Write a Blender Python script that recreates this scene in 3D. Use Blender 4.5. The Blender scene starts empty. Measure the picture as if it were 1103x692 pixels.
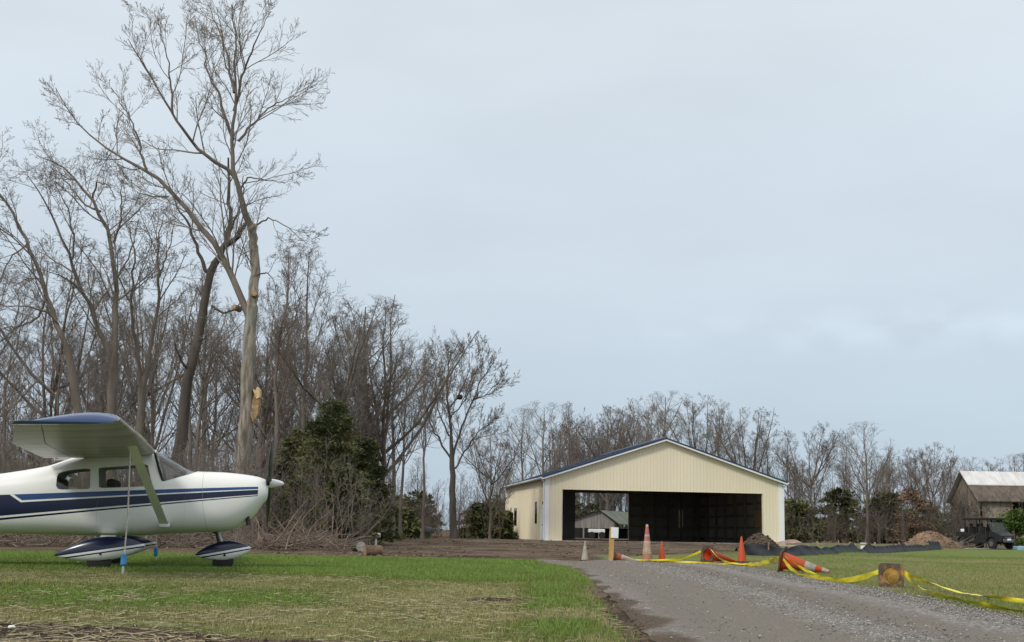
import bpy, bmesh, math, random
import numpy as np
from mathutils import Vector, Matrix
random.seed(7); RNG = np.random.default_rng(11)
R = math.radians; PI = math.pi
scene = bpy.context.scene
col = scene.collection

# ------------------------------------------------------------------ camera
F = 1350.0; W0, H0 = 1103.0, 692.0; CX, CY = W0/2, H0/2; HZ = 571.0; CAMZ = 1.0
TH = math.atan((HZ-CY)/F); ROLL = R(1.0)
r0 = Vector((1,0,0)); u0 = Vector((0,-math.sin(TH),math.cos(TH))); fw = Vector((0,math.cos(TH),math.sin(TH)))
cr = r0*math.cos(ROLL)+u0*math.sin(ROLL); cu = -r0*math.sin(ROLL)+u0*math.cos(ROLL)
cam = bpy.data.cameras.new('camera'); co = bpy.data.objects.new('camera', cam); col.objects.link(co)
m = Matrix((cr, cu, -fw)).transposed().to_4x4(); m.translation = Vector((0,0,CAMZ)); co.matrix_world = m
cam.sensor_fit = 'HORIZONTAL'; cam.angle_x = 2*math.atan(CX/F); cam.clip_start = .1; cam.clip_end = 3000
scene.camera = co
def ray(px, py):
    d = cr*((px-CX)/F) + cu*((CY-py)/F) + fw
    return d/d.y
def P(px, py, Y):
    d = ray(px, py); return Vector((d.x*Y, Y, CAMZ+d.z*Y))
def proj(v):
    d = Vector(v)-Vector((0,0,CAMZ)); w = d.dot(fw); return (CX+F*d.dot(cr)/w, CY-F*d.dot(cu)/w)

# ------------------------------------------------------------------ noise in numpy
def hash2(ix, iy, s=0):
    h = (ix.astype(np.int64)*374761393 + iy.astype(np.int64)*668265263 + s*1442695041) & 0xffffffff
    h = ((h ^ (h >> 13))*1274126177) & 0xffffffff
    return ((h ^ (h >> 16)) & 0xffff)/65535.0
def vnoise(x, y, s=0):
    x = np.asarray(x, float); y = np.asarray(y, float)
    ix = np.floor(x); iy = np.floor(y); fx = x-ix; fy = y-iy
    fx = fx*fx*(3-2*fx); fy = fy*fy*(3-2*fy)
    a = hash2(ix,iy,s); b = hash2(ix+1,iy,s); c = hash2(ix,iy+1,s); d = hash2(ix+1,iy+1,s)
    return (a*(1-fx)+b*fx)*(1-fy)+(c*(1-fx)+d*fx)*fy
def fbm(x, y, s=0, o=4):
    t = 0; a = .5; n = 0
    for k in range(o):
        t = t + a*vnoise(x*2**k+17*k, y*2**k-9*k, s+k); n += a; a *= .5
    return t/n
def sstep(a, b, x):
    t = np.clip((np.asarray(x, float)-a)/(b-a), 0, 1); return t*t*(3-2*t)

# ------------------------------------------------------------------ terrain
def road_left(y):  return 1.02 + .02*(np.asarray(y,float)-10) - .0*0 + .12*(fbm(y*.35, y*0+3, 5)-.5) - sstep(22,30,y)*.9
def road_right(y): return 4.45 + .03*(np.asarray(y,float)-10) + .22*(fbm(y*.5, y*0+8, 6)-.5)
def g(x, y):
    x = np.asarray(x, float); y = np.asarray(y, float)
    z = .31 + .03*(fbm(x*.18, y*.18, 2)-.5)*2
    z = z + .035*sstep(-.5,-3,x)*sstep(32,20,y)
    # bumps of the yard in front of the hangar
    yard = sstep(29,36,y)*sstep(84,76,y)*sstep(-16,-9,x)*sstep(17,11,x)
    z = z + yard*(.20*fbm(x*.22, y*.14, 9)+.16*fbm(x*.8,y*.5,12)-.12) 
    z = z + .12*np.exp(-((y-60-.3*x)/4.5)**2)*yard
    z = z + .015*(fbm(x*2.2,y*2.2,14)-.5)*sstep(40,10,y)
    # low edge of bare soil at the foot of the lawn
    z = z - .05*np.exp(-((x-road_left(y)+.15)/.16)**2)*sstep(20,10,y)
    return z
def gz(x, y): return float(g(np.array([x]), np.array([y]))[0])

# ------------------------------------------------------------------ materials
MATS = {}
def _new(name):
    m = bpy.data.materials.new(name); m.use_nodes = True
    return m, m.node_tree.nodes, m.node_tree.links, m.node_tree.nodes['Principled BSDF']
def mat(name, c1, c2=None, scale=4, rough=.7, bump=0, metal=0, detail=6, coords='Object', stretch=(1,1,1), lo=.35, hi=.65, spec=.3, c3=None, scale3=1.2, coat=0):
    if name in MATS: return MATS[name]
    m, n, l, b = _new(name)
    b.inputs['Roughness'].default_value = rough; b.inputs['Metallic'].default_value = metal
    b.inputs['Specular IOR Level'].default_value = spec; b.inputs['Coat Weight'].default_value = coat
    if c2 is None: c2 = tuple(x*.82 for x in c1)
    tc = n.new('ShaderNodeTexCoord'); mp = n.new('ShaderNodeMapping'); mp.inputs['Scale'].default_value = stretch
    if coords == 'World':
        ge = n.new('ShaderNodeNewGeometry'); l.new(ge.outputs['Position'], mp.inputs[0])
    else: l.new(tc.outputs[coords], mp.inputs[0])
    nz = n.new('ShaderNodeTexNoise'); nz.inputs['Scale'].default_value = scale; nz.inputs['Detail'].default_value = detail
    l.new(mp.outputs[0], nz.inputs['Vector'])
    cr_ = n.new('ShaderNodeValToRGB'); cr_.color_ramp.elements[0].position = lo; cr_.color_ramp.elements[1].position = hi
    cr_.color_ramp.elements[0].color = (*c2,1); cr_.color_ramp.elements[1].color = (*c1,1)
    l.new(nz.outputs[0], cr_.inputs[0]); out = cr_.outputs[0]
    if c3:
        n3 = n.new('ShaderNodeTexNoise'); n3.inputs['Scale'].default_value = scale3; n3.inputs['Detail'].default_value = 5
        l.new(mp.outputs[0], n3.inputs['Vector'])
        r3 = n.new('ShaderNodeValToRGB'); r3.color_ramp.elements[0].position = .5; r3.color_ramp.elements[1].position = .68
        l.new(n3.outputs[0], r3.inputs[0])
        mx = n.new('ShaderNodeMix'); mx.data_type = 'RGBA'; l.new(r3.outputs[0], mx.inputs[0]); l.new(out, mx.inputs[6]); mx.inputs[7].default_value = (*c3,1)
        out = mx.outputs[2]
    l.new(out, b.inputs['Base Color'])
    if bump:
        bp = n.new('ShaderNodeBump'); bp.inputs['Strength'].default_value = bump; bp.inputs['Distance'].default_value = .05
        l.new(nz.outputs[0], bp.inputs['Height']); l.new(bp.outputs[0], b.inputs['Normal'])
    MATS[name] = m; return m
def glass(name, tint=(.55,.6,.6), refl=.12, keep=.75):
    m, n, l, b = _new(name)
    n.remove(b); o = n['Material Output']
    t = n.new('ShaderNodeBsdfTransparent'); t.inputs[0].default_value = (*tint,1)
    gl = n.new('ShaderNodeBsdfGlossy'); gl.inputs['Roughness'].default_value = .03; gl.inputs[0].default_value = (.9,.9,.9,1)
    fr = n.new('ShaderNodeFresnel'); fr.inputs[0].default_value = 1.5
    ad = n.new('ShaderNodeMath'); ad.operation = 'ADD'; ad.inputs[1].default_value = refl-.04; ad.use_clamp = True
    l.new(fr.outputs[0], ad.inputs[0]); mx = n.new('ShaderNodeMixShader'); l.new(ad.outputs[0], mx.inputs[0]); l.new(t.outputs[0], mx.inputs[1]); l.new(gl.outputs[0], mx.inputs[2])
    l.new(mx.outputs[0], o.inputs[0]); return m
def attr_leaf(name, cols, rough=.7, trans=0):
    """colour picked along a ramp by the mesh attribute 'tone' (each blade or stone keeps its own)"""
    m, n, l, b = _new(name)
    a = n.new('ShaderNodeAttribute'); a.attribute_name = 'tone'
    rp = n.new('ShaderNodeValToRGB'); e = rp.color_ramp.elements
    e[0].position = 0; e[0].color = (*cols[0],1); e[1].position = 1; e[1].color = (*cols[-1],1)
    for i, c in enumerate(cols[1:-1]):
        x = e.new((i+1)/(len(cols)-1)); x.color = (*c,1)
    l.new(a.outputs['Fac'], rp.inputs[0]); l.new(rp.outputs[0], b.inputs['Base Color'])
    b.inputs['Roughness'].default_value = rough; b.inputs['Specular IOR Level'].default_value = .2
    return m

# ------------------------------------------------------------------ object helpers
def tag(o, label=None, cat=None, group=None, kind=None):
    if label: o['label'] = label
    if cat: o['category'] = cat
    if group: o['group'] = group
    if kind: o['kind'] = kind
    return o
def thing(name, label, cat, loc=(0,0,0), rot=(0,0,0), group=None):
    o = bpy.data.objects.new(name, None); o.empty_display_size = .3; col.objects.link(o)
    o.location = loc; o.rotation_euler = rot; return tag(o, label, cat, group)
def link(name, me, parent=None, smooth=False):
    o = bpy.data.objects.new(name, me); col.objects.link(o)
    if parent is not None: o.parent = parent
    return o
def npmesh(name, V, Fc, mats, smooth=False, tone=None, midx=None):
    """V (n,3) float array; Fc list of (m,k) index arrays of fixed k"""
    me = bpy.data.meshes.new(name)
    V = np.asarray(V, np.float32); me.vertices.add(len(V)); me.vertices.foreach_set('co', V.ravel())
    if isinstance(Fc, np.ndarray): Fc = [Fc]
    loops = np.concatenate([f.ravel() for f in Fc]).astype(np.int32)
    tot = np.concatenate([np.full(len(f), f.shape[1], np.int32) for f in Fc])
    st = np.concatenate([[0], np.cumsum(tot)[:-1]]).astype(np.int32)
    me.loops.add(len(loops)); me.loops.foreach_set('vertex_index', loops)
    me.polygons.add(len(tot)); me.polygons.foreach_set('loop_start', st); me.polygons.foreach_set('loop_total', tot)
    if smooth: me.polygons.foreach_set('use_smooth', np.ones(len(tot), bool))
    for mm in (mats if isinstance(mats, (list,tuple)) else [mats]): me.materials.append(mm)
    if midx is not None: me.polygons.foreach_set('material_index', np.asarray(midx, np.int32))
    if tone is not None:
        a = me.attributes.new('tone', 'FLOAT', 'POINT'); a.data.foreach_set('value', np.asarray(tone, np.float32))
    me.update(calc_edges=True); me.validate(); return me
class MB:
    def __init__(s): s.v = []; s.f = []
    def add(s, vs, fs):
        b = len(s.v); s.v += [tuple(v) for v in vs]; s.f += [tuple(i+b for i in f) for f in fs]; return s
    def box(s, c, d, rot=None, bev=0):
        x,y,z = (k/2 for k in d); M = rot if rot is not None else Matrix.Identity(3)
        if bev <= 0:
            vs = [Vector((sx*x,sy*y,sz*z)) for sx in(-1,1) for sy in(-1,1) for sz in(-1,1)]
            fs = [(0,1,3,2),(4,6,7,5),(0,4,5,1),(2,3,7,6),(0,2,6,4),(1,5,7,3)]
            return s.add([M@v+Vector(c) for v in vs], fs)
        bm = bmesh.new(); bmesh.ops.create_cube(bm, size=1)
        for v in bm.verts: v.co = Vector((v.co.x*d[0], v.co.y*d[1], v.co.z*d[2]))
        bmesh.ops.bevel(bm, geom=list(bm.edges), offset=bev, segments=2, affect='EDGES', profile=.5)
        bm.verts.index_update(); vs = [M@v.co+Vector(c) for v in bm.verts]; fs = [[v.index for v in f.verts] for f in bm.faces]; bm.free()
        return s.add(vs, fs)
    def beam(s, a, b, w, h=None, up=Vector((0,0,1))):
        a = Vector(a); b = Vector(b); h = h or w; t = (b-a).normalized()
        if abs(t.dot(up)) > .98: up = Vector((0,1,0))
        sd = t.cross(up).normalized(); uu = sd.cross(t)
        M = Matrix((sd, t, uu)).transposed()
        return s.box((a+b)/2, (w,(b-a).length,h), M)
    def tube(s, pts, rad, n=10, cap=True):
        pts = [Vector(p) for p in pts]; rad = rad if isinstance(rad,(list,tuple)) else [rad]*len(pts)
        vs = []; up = Vector((0,0,1)); t0 = (pts[1]-pts[0]).normalized()
        if abs(t0.dot(up)) > .9: up = Vector((0,1,0))
        for i,p in enumerate(pts):
            t = (pts[min(i+1,len(pts)-1)]-pts[max(i-1,0)]).normalized()
            sd = t.cross(up).normalized(); uu = sd.cross(t); up = uu
            for k in range(n):
                a = 2*PI*k/n; vs.append(p+(sd*math.cos(a)+uu*math.sin(a))*rad[i])
        fs = [(i*n+k, i*n+(k+1)%n, (i+1)*n+(k+1)%n, (i+1)*n+k) for i in range(len(pts)-1) for k in range(n)]
        if cap: fs += [tuple(range(n-1,-1,-1)), tuple((len(pts)-1)*n+k for k in range(n))]
        return s.add(vs, fs)
    def loft(s, rings, cap=True):
        n = len(rings[0]); vs = [v for r in rings for v in r]
        fs = [(i*n+k, i*n+(k+1)%n, (i+1)*n+(k+1)%n, (i+1)*n+k) for i in range(len(rings)-1) for k in range(n)]
        if cap: fs += [tuple(range(n-1,-1,-1)), tuple((len(rings)-1)*n+k for k in range(n))]
        return s.add(vs, fs)
    def prism(s, poly, a, b):
        """poly: list of points, extruded by vector b-a"""
        n = len(poly); A = [Vector(p)+Vector(a) for p in poly]; B = [Vector(p)+Vector(b) for p in poly]
        return s.add(A+B, [tuple(range(n-1,-1,-1)), tuple(range(n,2*n))]+[(i,(i+1)%n,(i+1)%n+n,i+n) for i in range(n)])
    def build(s, name, m, parent=None, smooth=False, angle=40):
        me = bpy.data.meshes.new(name); me.from_pydata(s.v, [], s.f)
        bm = bmesh.new(); bm.from_mesh(me); bmesh.ops.recalc_face_normals(bm, faces=bm.faces); bm.to_mesh(me); bm.free()
        me.materials.append(m)
        if smooth:
            me.polygons.foreach_set('use_smooth', np.ones(len(me.polygons), bool))
            try: me.set_sharp_from_angle(angle=R(angle))
            except Exception: pass
        return link(name, me, parent)

# ------------------------------------------------------------------ world, sun
SUN_AZ, SUN_EL = R(218), R(42)        # compass-like: 0 = +Y, clockwise; sun stands behind the camera to the left
world = bpy.data.worlds.new('World'); scene.world = world; world.use_nodes = True
wn, wl = world.node_tree.nodes, world.node_tree.links
bg = wn['Background']; bg.inputs[1].default_value = .1
sky = wn.new('ShaderNodeTexSky'); sky.sky_type = 'NISHITA'; sky.sun_disc = False; sky.sun_elevation = SUN_EL; sky.sun_rotation = SUN_AZ
sky.air_density = 1; sky.dust_density = 2
tc = wn.new('ShaderNodeTexCoord'); sep = wn.new('ShaderNodeSeparateXYZ'); wl.new(tc.outputs['Generated'], sep.inputs[0])
rp = wn.new('ShaderNodeValToRGB'); E = rp.color_ramp.elements      # veil of high cloud, brighter towards the zenith
E[0].position = 0;  E[0].color = (.375,.465,.555,1)
E[1].position = 1;  E[1].color = (1.0,1.0,1.0,1)
for p_, c_ in ((.06,(.41,.495,.58)),(.16,(.475,.545,.61)),(.30,(.54,.60,.65)),(.5,(.63,.68,.715)),(.7,(.87,.88,.89))):
    e = E.new(p_); e.color = (*c_,1)
wl.new(sep.outputs[2], rp.inputs[0])
mp = wn.new('ShaderNodeMapping'); mp.inputs['Scale'].default_value = (1,1,3.2); mp.inputs['Rotation'].default_value = (0,R(-7),0); wl.new(tc.outputs['Generated'], mp.inputs[0])
nz = wn.new('ShaderNodeTexNoise'); nz.inputs['Scale'].default_value = 2.6; nz.inputs['Detail'].default_value = 5; nz.inputs['Roughness'].default_value = .5; wl.new(mp.outputs[0], nz.inputs['Vector'])
mr = wn.new('ShaderNodeMapRange'); mr.inputs[1].default_value = .3; mr.inputs[2].default_value = .7; mr.inputs[3].default_value = 10.0; mr.inputs[4].default_value = 11.3; wl.new(nz.outputs[0], mr.inputs[0])
# ripple of small clouds low on the right
mp2 = wn.new('ShaderNodeMapping'); mp2.inputs['Scale'].default_value = (1,1,1.6); wl.new(tc.outputs['Generated'], mp2.inputs[0])
nz2 = wn.new('ShaderNodeTexNoise'); nz2.inputs['Scale'].default_value = 26; nz2.inputs['Detail'].default_value = 3; wl.new(mp2.outputs[0], nz2.inputs['Vector'])
nz2.inputs['Roughness'].default_value = .4
mr2 = wn.new('ShaderNodeMapRange'); mr2.inputs[1].default_value = .4; mr2.inputs[2].default_value = .75; mr2.inputs[3].default_value = 0; mr2.inputs[4].default_value = 1.5; wl.new(nz2.outputs[0], mr2.inputs[0])
band = wn.new('ShaderNodeMapRange'); band.interpolation_type = 'SMOOTHSTEP'
d_ = wn.new('ShaderNodeMath'); d_.operation = 'SUBTRACT'; d_.inputs[1].default_value = .155; wl.new(sep.outputs[2], d_.inputs[0])
da = wn.new('ShaderNodeMath'); da.operation = 'ABSOLUTE'; wl.new(d_.outputs[0], da.inputs[0])
band.inputs[1].default_value = .03; band.inputs[2].default_value = 0; band.inputs[3].default_value = 0; band.inputs[4].default_value = 1; wl.new(da.outputs[0], band.inputs[0])
xm = wn.new('ShaderNodeMapRange'); xm.interpolation_type = 'SMOOTHSTEP'; xm.inputs[1].default_value = .0; xm.inputs[2].default_value = .3; wl.new(sep.outputs[0], xm.inputs[0])
b1 = wn.new('ShaderNodeMath'); b1.operation = 'MULTIPLY'; wl.new(band.outputs[0], b1.inputs[0]); wl.new(xm.outputs[0], b1.inputs[1])
b2 = wn.new('ShaderNodeMath'); b2.operation = 'MULTIPLY_ADD'; wl.new(b1.outputs[0], b2.inputs[0]); wl.new(mr2.outputs[0], b2.inputs[1]); wl.new(mr.outputs[0], b2.inputs[2])
vm = wn.new('ShaderNodeVectorMath'); vm.operation = 'SCALE'; wl.new(rp.outputs[0], vm.inputs[0]); wl.new(b2.outputs[0], vm.inputs['Scale'])
mxw = wn.new('ShaderNodeMix'); mxw.data_type = 'RGBA'; mxw.inputs[0].default_value = .88
wl.new(sky.outputs[0], mxw.inputs[6]); wl.new(vm.outputs[0], mxw.inputs[7]); wl.new(mxw.outputs[2], bg.inputs[0])
sl = bpy.data.lights.new('sun', 'SUN'); sl.energy = 1.5; sl.angle = R(10); sl.color = (1,.95,.87)
so = bpy.data.objects.new('sun', sl); col.objects.link(so); so.location = (-20,-20,30)
sd = Vector((math.sin(SUN_AZ)*math.cos(SUN_EL), math.cos(SUN_AZ)*math.cos(SUN_EL), math.sin(SUN_EL)))
so.rotation_euler = sd.to_track_quat('Z','Y').to_euler()
vs_ = scene.view_settings; vs_.view_transform = 'Standard'; vs_.look = 'None'; vs_.gamma = 1; vs_.exposure = 0.32; vs_.use_curve_mapping = False

# ------------------------------------------------------------------ ground sheet
def ease(a, b, n, p=1.6): t = np.linspace(0,1,n); return a+(b-a)*t**p
xs = np.concatenate([-ease(12,500,40,3)[::-1], np.arange(-11.85,11.9,.15), ease(12,500,40,3)])
ys = np.concatenate([ease(-60,4,20,.6), np.arange(4.15,14,.11), np.arange(14,34,.22), np.arange(34.3,90,.7), ease(91,900,40,3)])
X, Y = np.meshgrid(xs, ys); Z = g(X, Y)
V = np.stack([X.ravel(), Y.ravel(), Z.ravel()], 1); nx, ny = len(xs), len(ys)
I = np.arange(nx*ny).reshape(ny, nx); Q = np.stack([I[:-1,:-1], I[:-1,1:], I[1:,1:], I[1:,:-1]], -1).reshape(-1,4)
def greenness(x, y):
    """0 straw .. 1 fresh green: where the lawn is fresh"""
    x = np.asarray(x,float); y = np.asarray(y,float)
    n = fbm(x*.45, y*.3, 31); n2 = fbm(x*1.6, y*1.1, 33)
    left = sstep(1.5,.8,x)
    s = sstep(15.6,18.6,y+2.0*(fbm(x*.6,y*.2,40)-.5))*(.80+.5*(n-.4))
    s = np.maximum(s, .62*np.exp(-((y-11.6-1.0*(fbm(x*.3,y*0,41)-.5))/1.3)**2)*sstep(.35,.6,n+.1*sstep(-1,-3,x)))
    edge = np.exp(-((x-road_left(y)+.62+.25*(fbm(y*.8,y*0,44)-.5))/.27)**2)*sstep(7.6,9.6,y)*sstep(19,16,y)
    s = np.maximum(s, 1.0*edge*sstep(.3,.55,n2+.08*(y>9)))
    near = sstep(10.5,8.3,y)
    s = s*(1-.30*near*(x<.2))*(.62+.7*n2) + .18 + .42*n*sstep(.35,.6,n2)
    right = .42+.35*sstep(.4,.65,n)+.25*sstep(34,44,y)-.25*np.exp(-((y-38)/4)**2)
    return np.clip(np.where(left>.5, s, right), 0, 1.1)
def soil(x, y):
    """0 grass .. 1 bare earth"""
    x = np.asarray(x,float); y = np.asarray(y,float); n = fbm(x*.9, y*.6, 51); n3 = fbm(x*2.5,y*2.5,52)
    a = sstep(29.0,31.0, y+1.6*(n-.5))*sstep(7.5+.18*(y-30),6.0+.18*(y-30),x)              # yard and wood floor
    a = a*(1-.85*sstep(.42,.58,fbm(x*.35,y*.5,57)+.12*np.exp(-((y-34)/3)**2))*sstep(1.8,3,x)*sstep(48,36,y))

    b = .9*np.exp(-(((x+.05)/.42)**2+((y-12.6)/.55)**2)**2)                          # trodden patch
    c = 1.25*np.exp(-((x-road_left(y)+.02)/.17)**2)*sstep(21,13,y)*(.7+.5*n)
    d = sstep(8.35,7.5,y+1.2*(n-.5)-.25*sstep(1,-3,x))*sstep(-5,-3,x+2*(n3-.5))*sstep(1.1,.3,x)
    e = sstep(.69,.80,n)*.55*sstep(16,13,y)*(x<1)
    f = sstep(30,36,y)*sstep(-8,-9,x)
    w = sstep(88,95,y)
    return np.clip(np.maximum.reduce([a,b,c,d,e,f,w]), 0, 1)
GR = greenness(X, Y).ravel(); SO = soil(X, Y).ravel()
gm, n, l, b = _new('lawn_and_earth')
ge = n.new('ShaderNodeNewGeometry')
def nzn(scale, det=6, rough=.6):
    q = n.new('ShaderNodeTexNoise'); q.inputs['Scale'].default_value = scale; q.inputs['Detail'].default_value = det; q.inputs['Roughness'].default_value = rough
    l.new(ge.outputs['Position'], q.inputs['Vector']); return q
def ramp(src, stops):
    q = n.new('ShaderNodeValToRGB'); e = q.color_ramp.elements
    e[0].position = stops[0][0]; e[0].color = (*stops[0][1],1); e[1].position = stops[-1][0]; e[1].color = (*stops[-1][1],1)
    for p_,c_ in stops[1:-1]: x = e.new(p_); x.color = (*c_,1)
    l.new(src, q.inputs[0]); return q
def mixc(f, a, b_):
    q = n.new('ShaderNodeMix'); q.data_type = 'RGBA'
    l.new(f, q.inputs[0]); l.new(a, q.inputs[6]); l.new(b_, q.inputs[7]); return q.outputs[2]
n1 = nzn(9, 8, .75); n2 = nzn(1.1, 6); n3 = nzn(45, 4, .8)
ag = n.new('ShaderNodeAttribute'); ag.attribute_name = 'green'; as_ = n.new('ShaderNodeAttribute'); as_.attribute_name = 'soil'
straw = ramp(n1.outputs[0], [(.3,(.08,.08,.036)),(.48,(.17,.165,.075)),(.62,(.26,.235,.12)),(.75,(.34,.30,.17))])
fresh = ramp(n1.outputs[0], [(.3,(.055,.08,.018)),(.5,(.115,.165,.036)),(.7,(.18,.23,.06))])
olive = ramp(n3.outputs[0], [(.35,(.085,.095,.034)),(.65,(.21,.215,.085))])
lawn = mixc(ag.outputs['Fac'], mixc(n2.outputs[0], straw.outputs[0], olive.outputs[0]), fresh.outputs[0])
mpE = n.new('ShaderNodeMapping'); mpE.inputs['Scale'].default_value = (.10,.42,1); l.new(ge.outputs['Position'], mpE.inputs[0]); nE = nzn(1.6,7,.65); l.new(mpE.outputs[0], nE.inputs['Vector'])
bandE = ramp(nE.outputs[0], [(.38,(.42,.40,.37)),(.5,(.9,.88,.85)),(.6,(1.35,1.3,1.2))])
earth = ramp(n1.outputs[0], [(.28,(.028,.02,.014)),(.45,(.075,.054,.038)),(.6,(.135,.10,.07)),(.75,(.20,.155,.11))])
pale = ramp(n2.outputs[0], [(.45,(0,0,0)),(.65,(.5,.5,.5))])
er2 = n.new('ShaderNodeMix'); er2.data_type = 'RGBA'; l.new(pale.outputs[0], er2.inputs[0]); mE = n.new('ShaderNodeMix'); mE.data_type = 'RGBA'; mE.blend_type = 'MULTIPLY'; mE.inputs[0].default_value = 1; l.new(earth.outputs[0], mE.inputs[6]); l.new(bandE.outputs[0], mE.inputs[7]); l.new(mE.outputs[2], er2.inputs[6]); er2.inputs[7].default_value = (.185,.145,.105,1)
sm = n.new('ShaderNodeMath'); sm.operation = 'MULTIPLY_ADD'; l.new(n1.outputs[0], sm.inputs[0]); sm.inputs[1].default_value = .9; sm.inputs[2].default_value = -.45
sa = n.new('ShaderNodeMath'); sa.operation = 'ADD'; l.new(as_.outputs['Fac'], sa.inputs[0]); l.new(sm.outputs[0], sa.inputs[1])
sr = ramp(sa.outputs[0], [(.35,(0,0,0)),(.65,(1,1,1))])
l.new(mixc(sr.outputs[0], lawn, er2.outputs[2]), b.inputs['Base Color'])
b.inputs['Roughness'].default_value = .95; b.inputs['Specular IOR Level'].default_value = .1
bp = n.new('ShaderNodeBump'); bp.inputs['Strength'].default_value = .8; bp.inputs['Distance'].default_value = .05; l.new(n1.outputs[0], bp.inputs['Height']); l.new(bp.outputs[0], b.inputs['Normal'])
me = npmesh('ground', V, Q, gm, smooth=True)
for nm, arr in (('green', GR), ('soil', SO)):
    a = me.attributes.new(nm, 'FLOAT', 'POINT'); a.data.foreach_set('value', arr.astype(np.float32))
tag(link('ground', me), 'mown lawn and bare earth of the airfield yard', 'ground', kind='structure')

# gravel road: a sheet just above the ground
yy = np.concatenate([np.arange(-30,4,1.), np.arange(4,33,.14)]); tt = np.linspace(0,1,48)
YY, TT = np.meshgrid(yy, tt, indexing='ij')
L_, R_ = road_left(YY), road_right(YY)
fine = .06*(fbm(YY*3, TT*0, 61)-.5)
XX = L_+fine + (R_-L_)*TT
end = sstep(27.5,32,YY)
ZZ = g(XX, YY)+.006 + .05*np.sin(TT*PI)*(1-end) - .028*np.exp(-((TT-.22)/.07)**2) - .028*np.exp(-((TT-.66)/.08)**2)
ZZ = ZZ - .05*sstep(30.5,33,YY) + .008*(fbm(XX*5,YY*5,63)-.5) 
V = np.stack([XX.ravel(),YY.ravel(),ZZ.ravel()],1); I = np.arange(V.shape[0]).reshape(YY.shape)
Q = np.stack([I[:-1,:-1], I[:-1,1:], I[1:,1:], I[1:,:-1]], -1).reshape(-1,4)
rm, n, l, b = _new('gravel_road')
ge = n.new('ShaderNodeNewGeometry')
vo = n.new('ShaderNodeTexVoronoi'); vo.inputs['Scale'].default_value = 38; l.new(ge.outputs['Position'], vo.inputs['Vector'])
q1 = nzn(2.2, 5); q2 = nzn(60, 3)
mpz = n.new('ShaderNodeMapping'); mpz.inputs['Scale'].default_value = (1,.12,1); l.new(ge.outputs['Position'], mpz.inputs[0]); q3 = nzn(2.4, 4); l.new(mpz.outputs[0], q3.inputs['Vector'])
sp = n.new('ShaderNodeSeparateColor'); l.new(vo.outputs['Color'], sp.inputs[0])
stn = ramp(sp.outputs[0], [(0,(.10,.092,.082)),(.5,(.185,.172,.158)),(.85,(.27,.255,.235)),(1,(.40,.38,.355))])
dust = ramp(q2.outputs[0], [(.3,(.115,.101,.083)),(.7,(.215,.192,.16))])
aw = n.new('ShaderNodeAttribute'); aw.attribute_name = 'worn'
ws = n.new('ShaderNodeMath'); ws.operation = 'MULTIPLY_ADD'; l.new(q1.outputs[0], ws.inputs[0]); ws.inputs[1].default_value = 1.1; ws.inputs[2].default_value = -.55
wa = n.new('ShaderNodeMath'); wa.operation = 'ADD'; l.new(aw.outputs['Fac'], wa.inputs[0]); l.new(ws.outputs[0], wa.inputs[1])
wr = ramp(wa.outputs[0], [(.3,(0,0,0)),(.7,(1,1,1))])
am = n.new('ShaderNodeAttribute'); am.attribute_name = 'muddy'
msn = n.new('ShaderNodeMath'); msn.operation = 'MULTIPLY_ADD'; l.new(q2.outputs[0], msn.inputs[0]); msn.inputs[1].default_value = 1.0; msn.inputs[2].default_value = -.5
msa = n.new('ShaderNodeMath'); msa.operation = 'ADD'; msa.use_clamp = True; l.new(am.outputs['Fac'], msa.inputs[0]); l.new(msn.outputs[0], msa.inputs[1])
mudr = ramp(msa.outputs[0], [(.3,(0,0,0)),(.7,(1,1,1))]); mudc = ramp(q2.outputs[0], [(.3,(.05,.036,.025)),(.7,(.125,.093,.066))])
l.new(mixc(mudr.outputs[0], mixc(wr.outputs[0], stn.outputs[0], dust.outputs[0]), mudc.outputs[0]), b.inputs['Base Color']); b.inputs['Roughness'].default_value = .9; b.inputs['Specular IOR Level'].default_value = .15
bp = n.new('ShaderNodeBump'); bp.inputs['Strength'].default_value = .7; bp.inputs['Distance'].default_value = .02; l.new(vo.outputs['Distance'], bp.inputs['Height']); l.new(bp.outputs[0], b.inputs['Normal'])
me = npmesh('gravel_road', V, Q, rm, smooth=True)
worn = np.clip(1.15*np.exp(-((TT-.23)/.17)**2) + 1.1*np.exp(-((TT-.62)/.12)**2)+.25*sstep(.1,0,TT)+.2*sstep(20,28,YY)*(TT<.5), 0, 1)
a = me.attributes.new('worn','FLOAT','POINT'); a.data.foreach_set('value', worn.ravel().astype(np.float32))
mud = np.clip(1.0*sstep(.07,-.03,TT+.16*(fbm(XX*2.5,YY*1.2,66)-.5)) + .30*sstep(.5,.7,fbm(XX*.9,YY*.25,67))*(TT<.75),0,1); a = me.attributes.new('muddy','FLOAT','POINT'); a.data.foreach_set('value', mud.ravel().astype(np.float32))
tag(link('gravel_road', me), 'grey gravel road with two worn wheel tracks', 'road', kind='structure')

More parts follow.
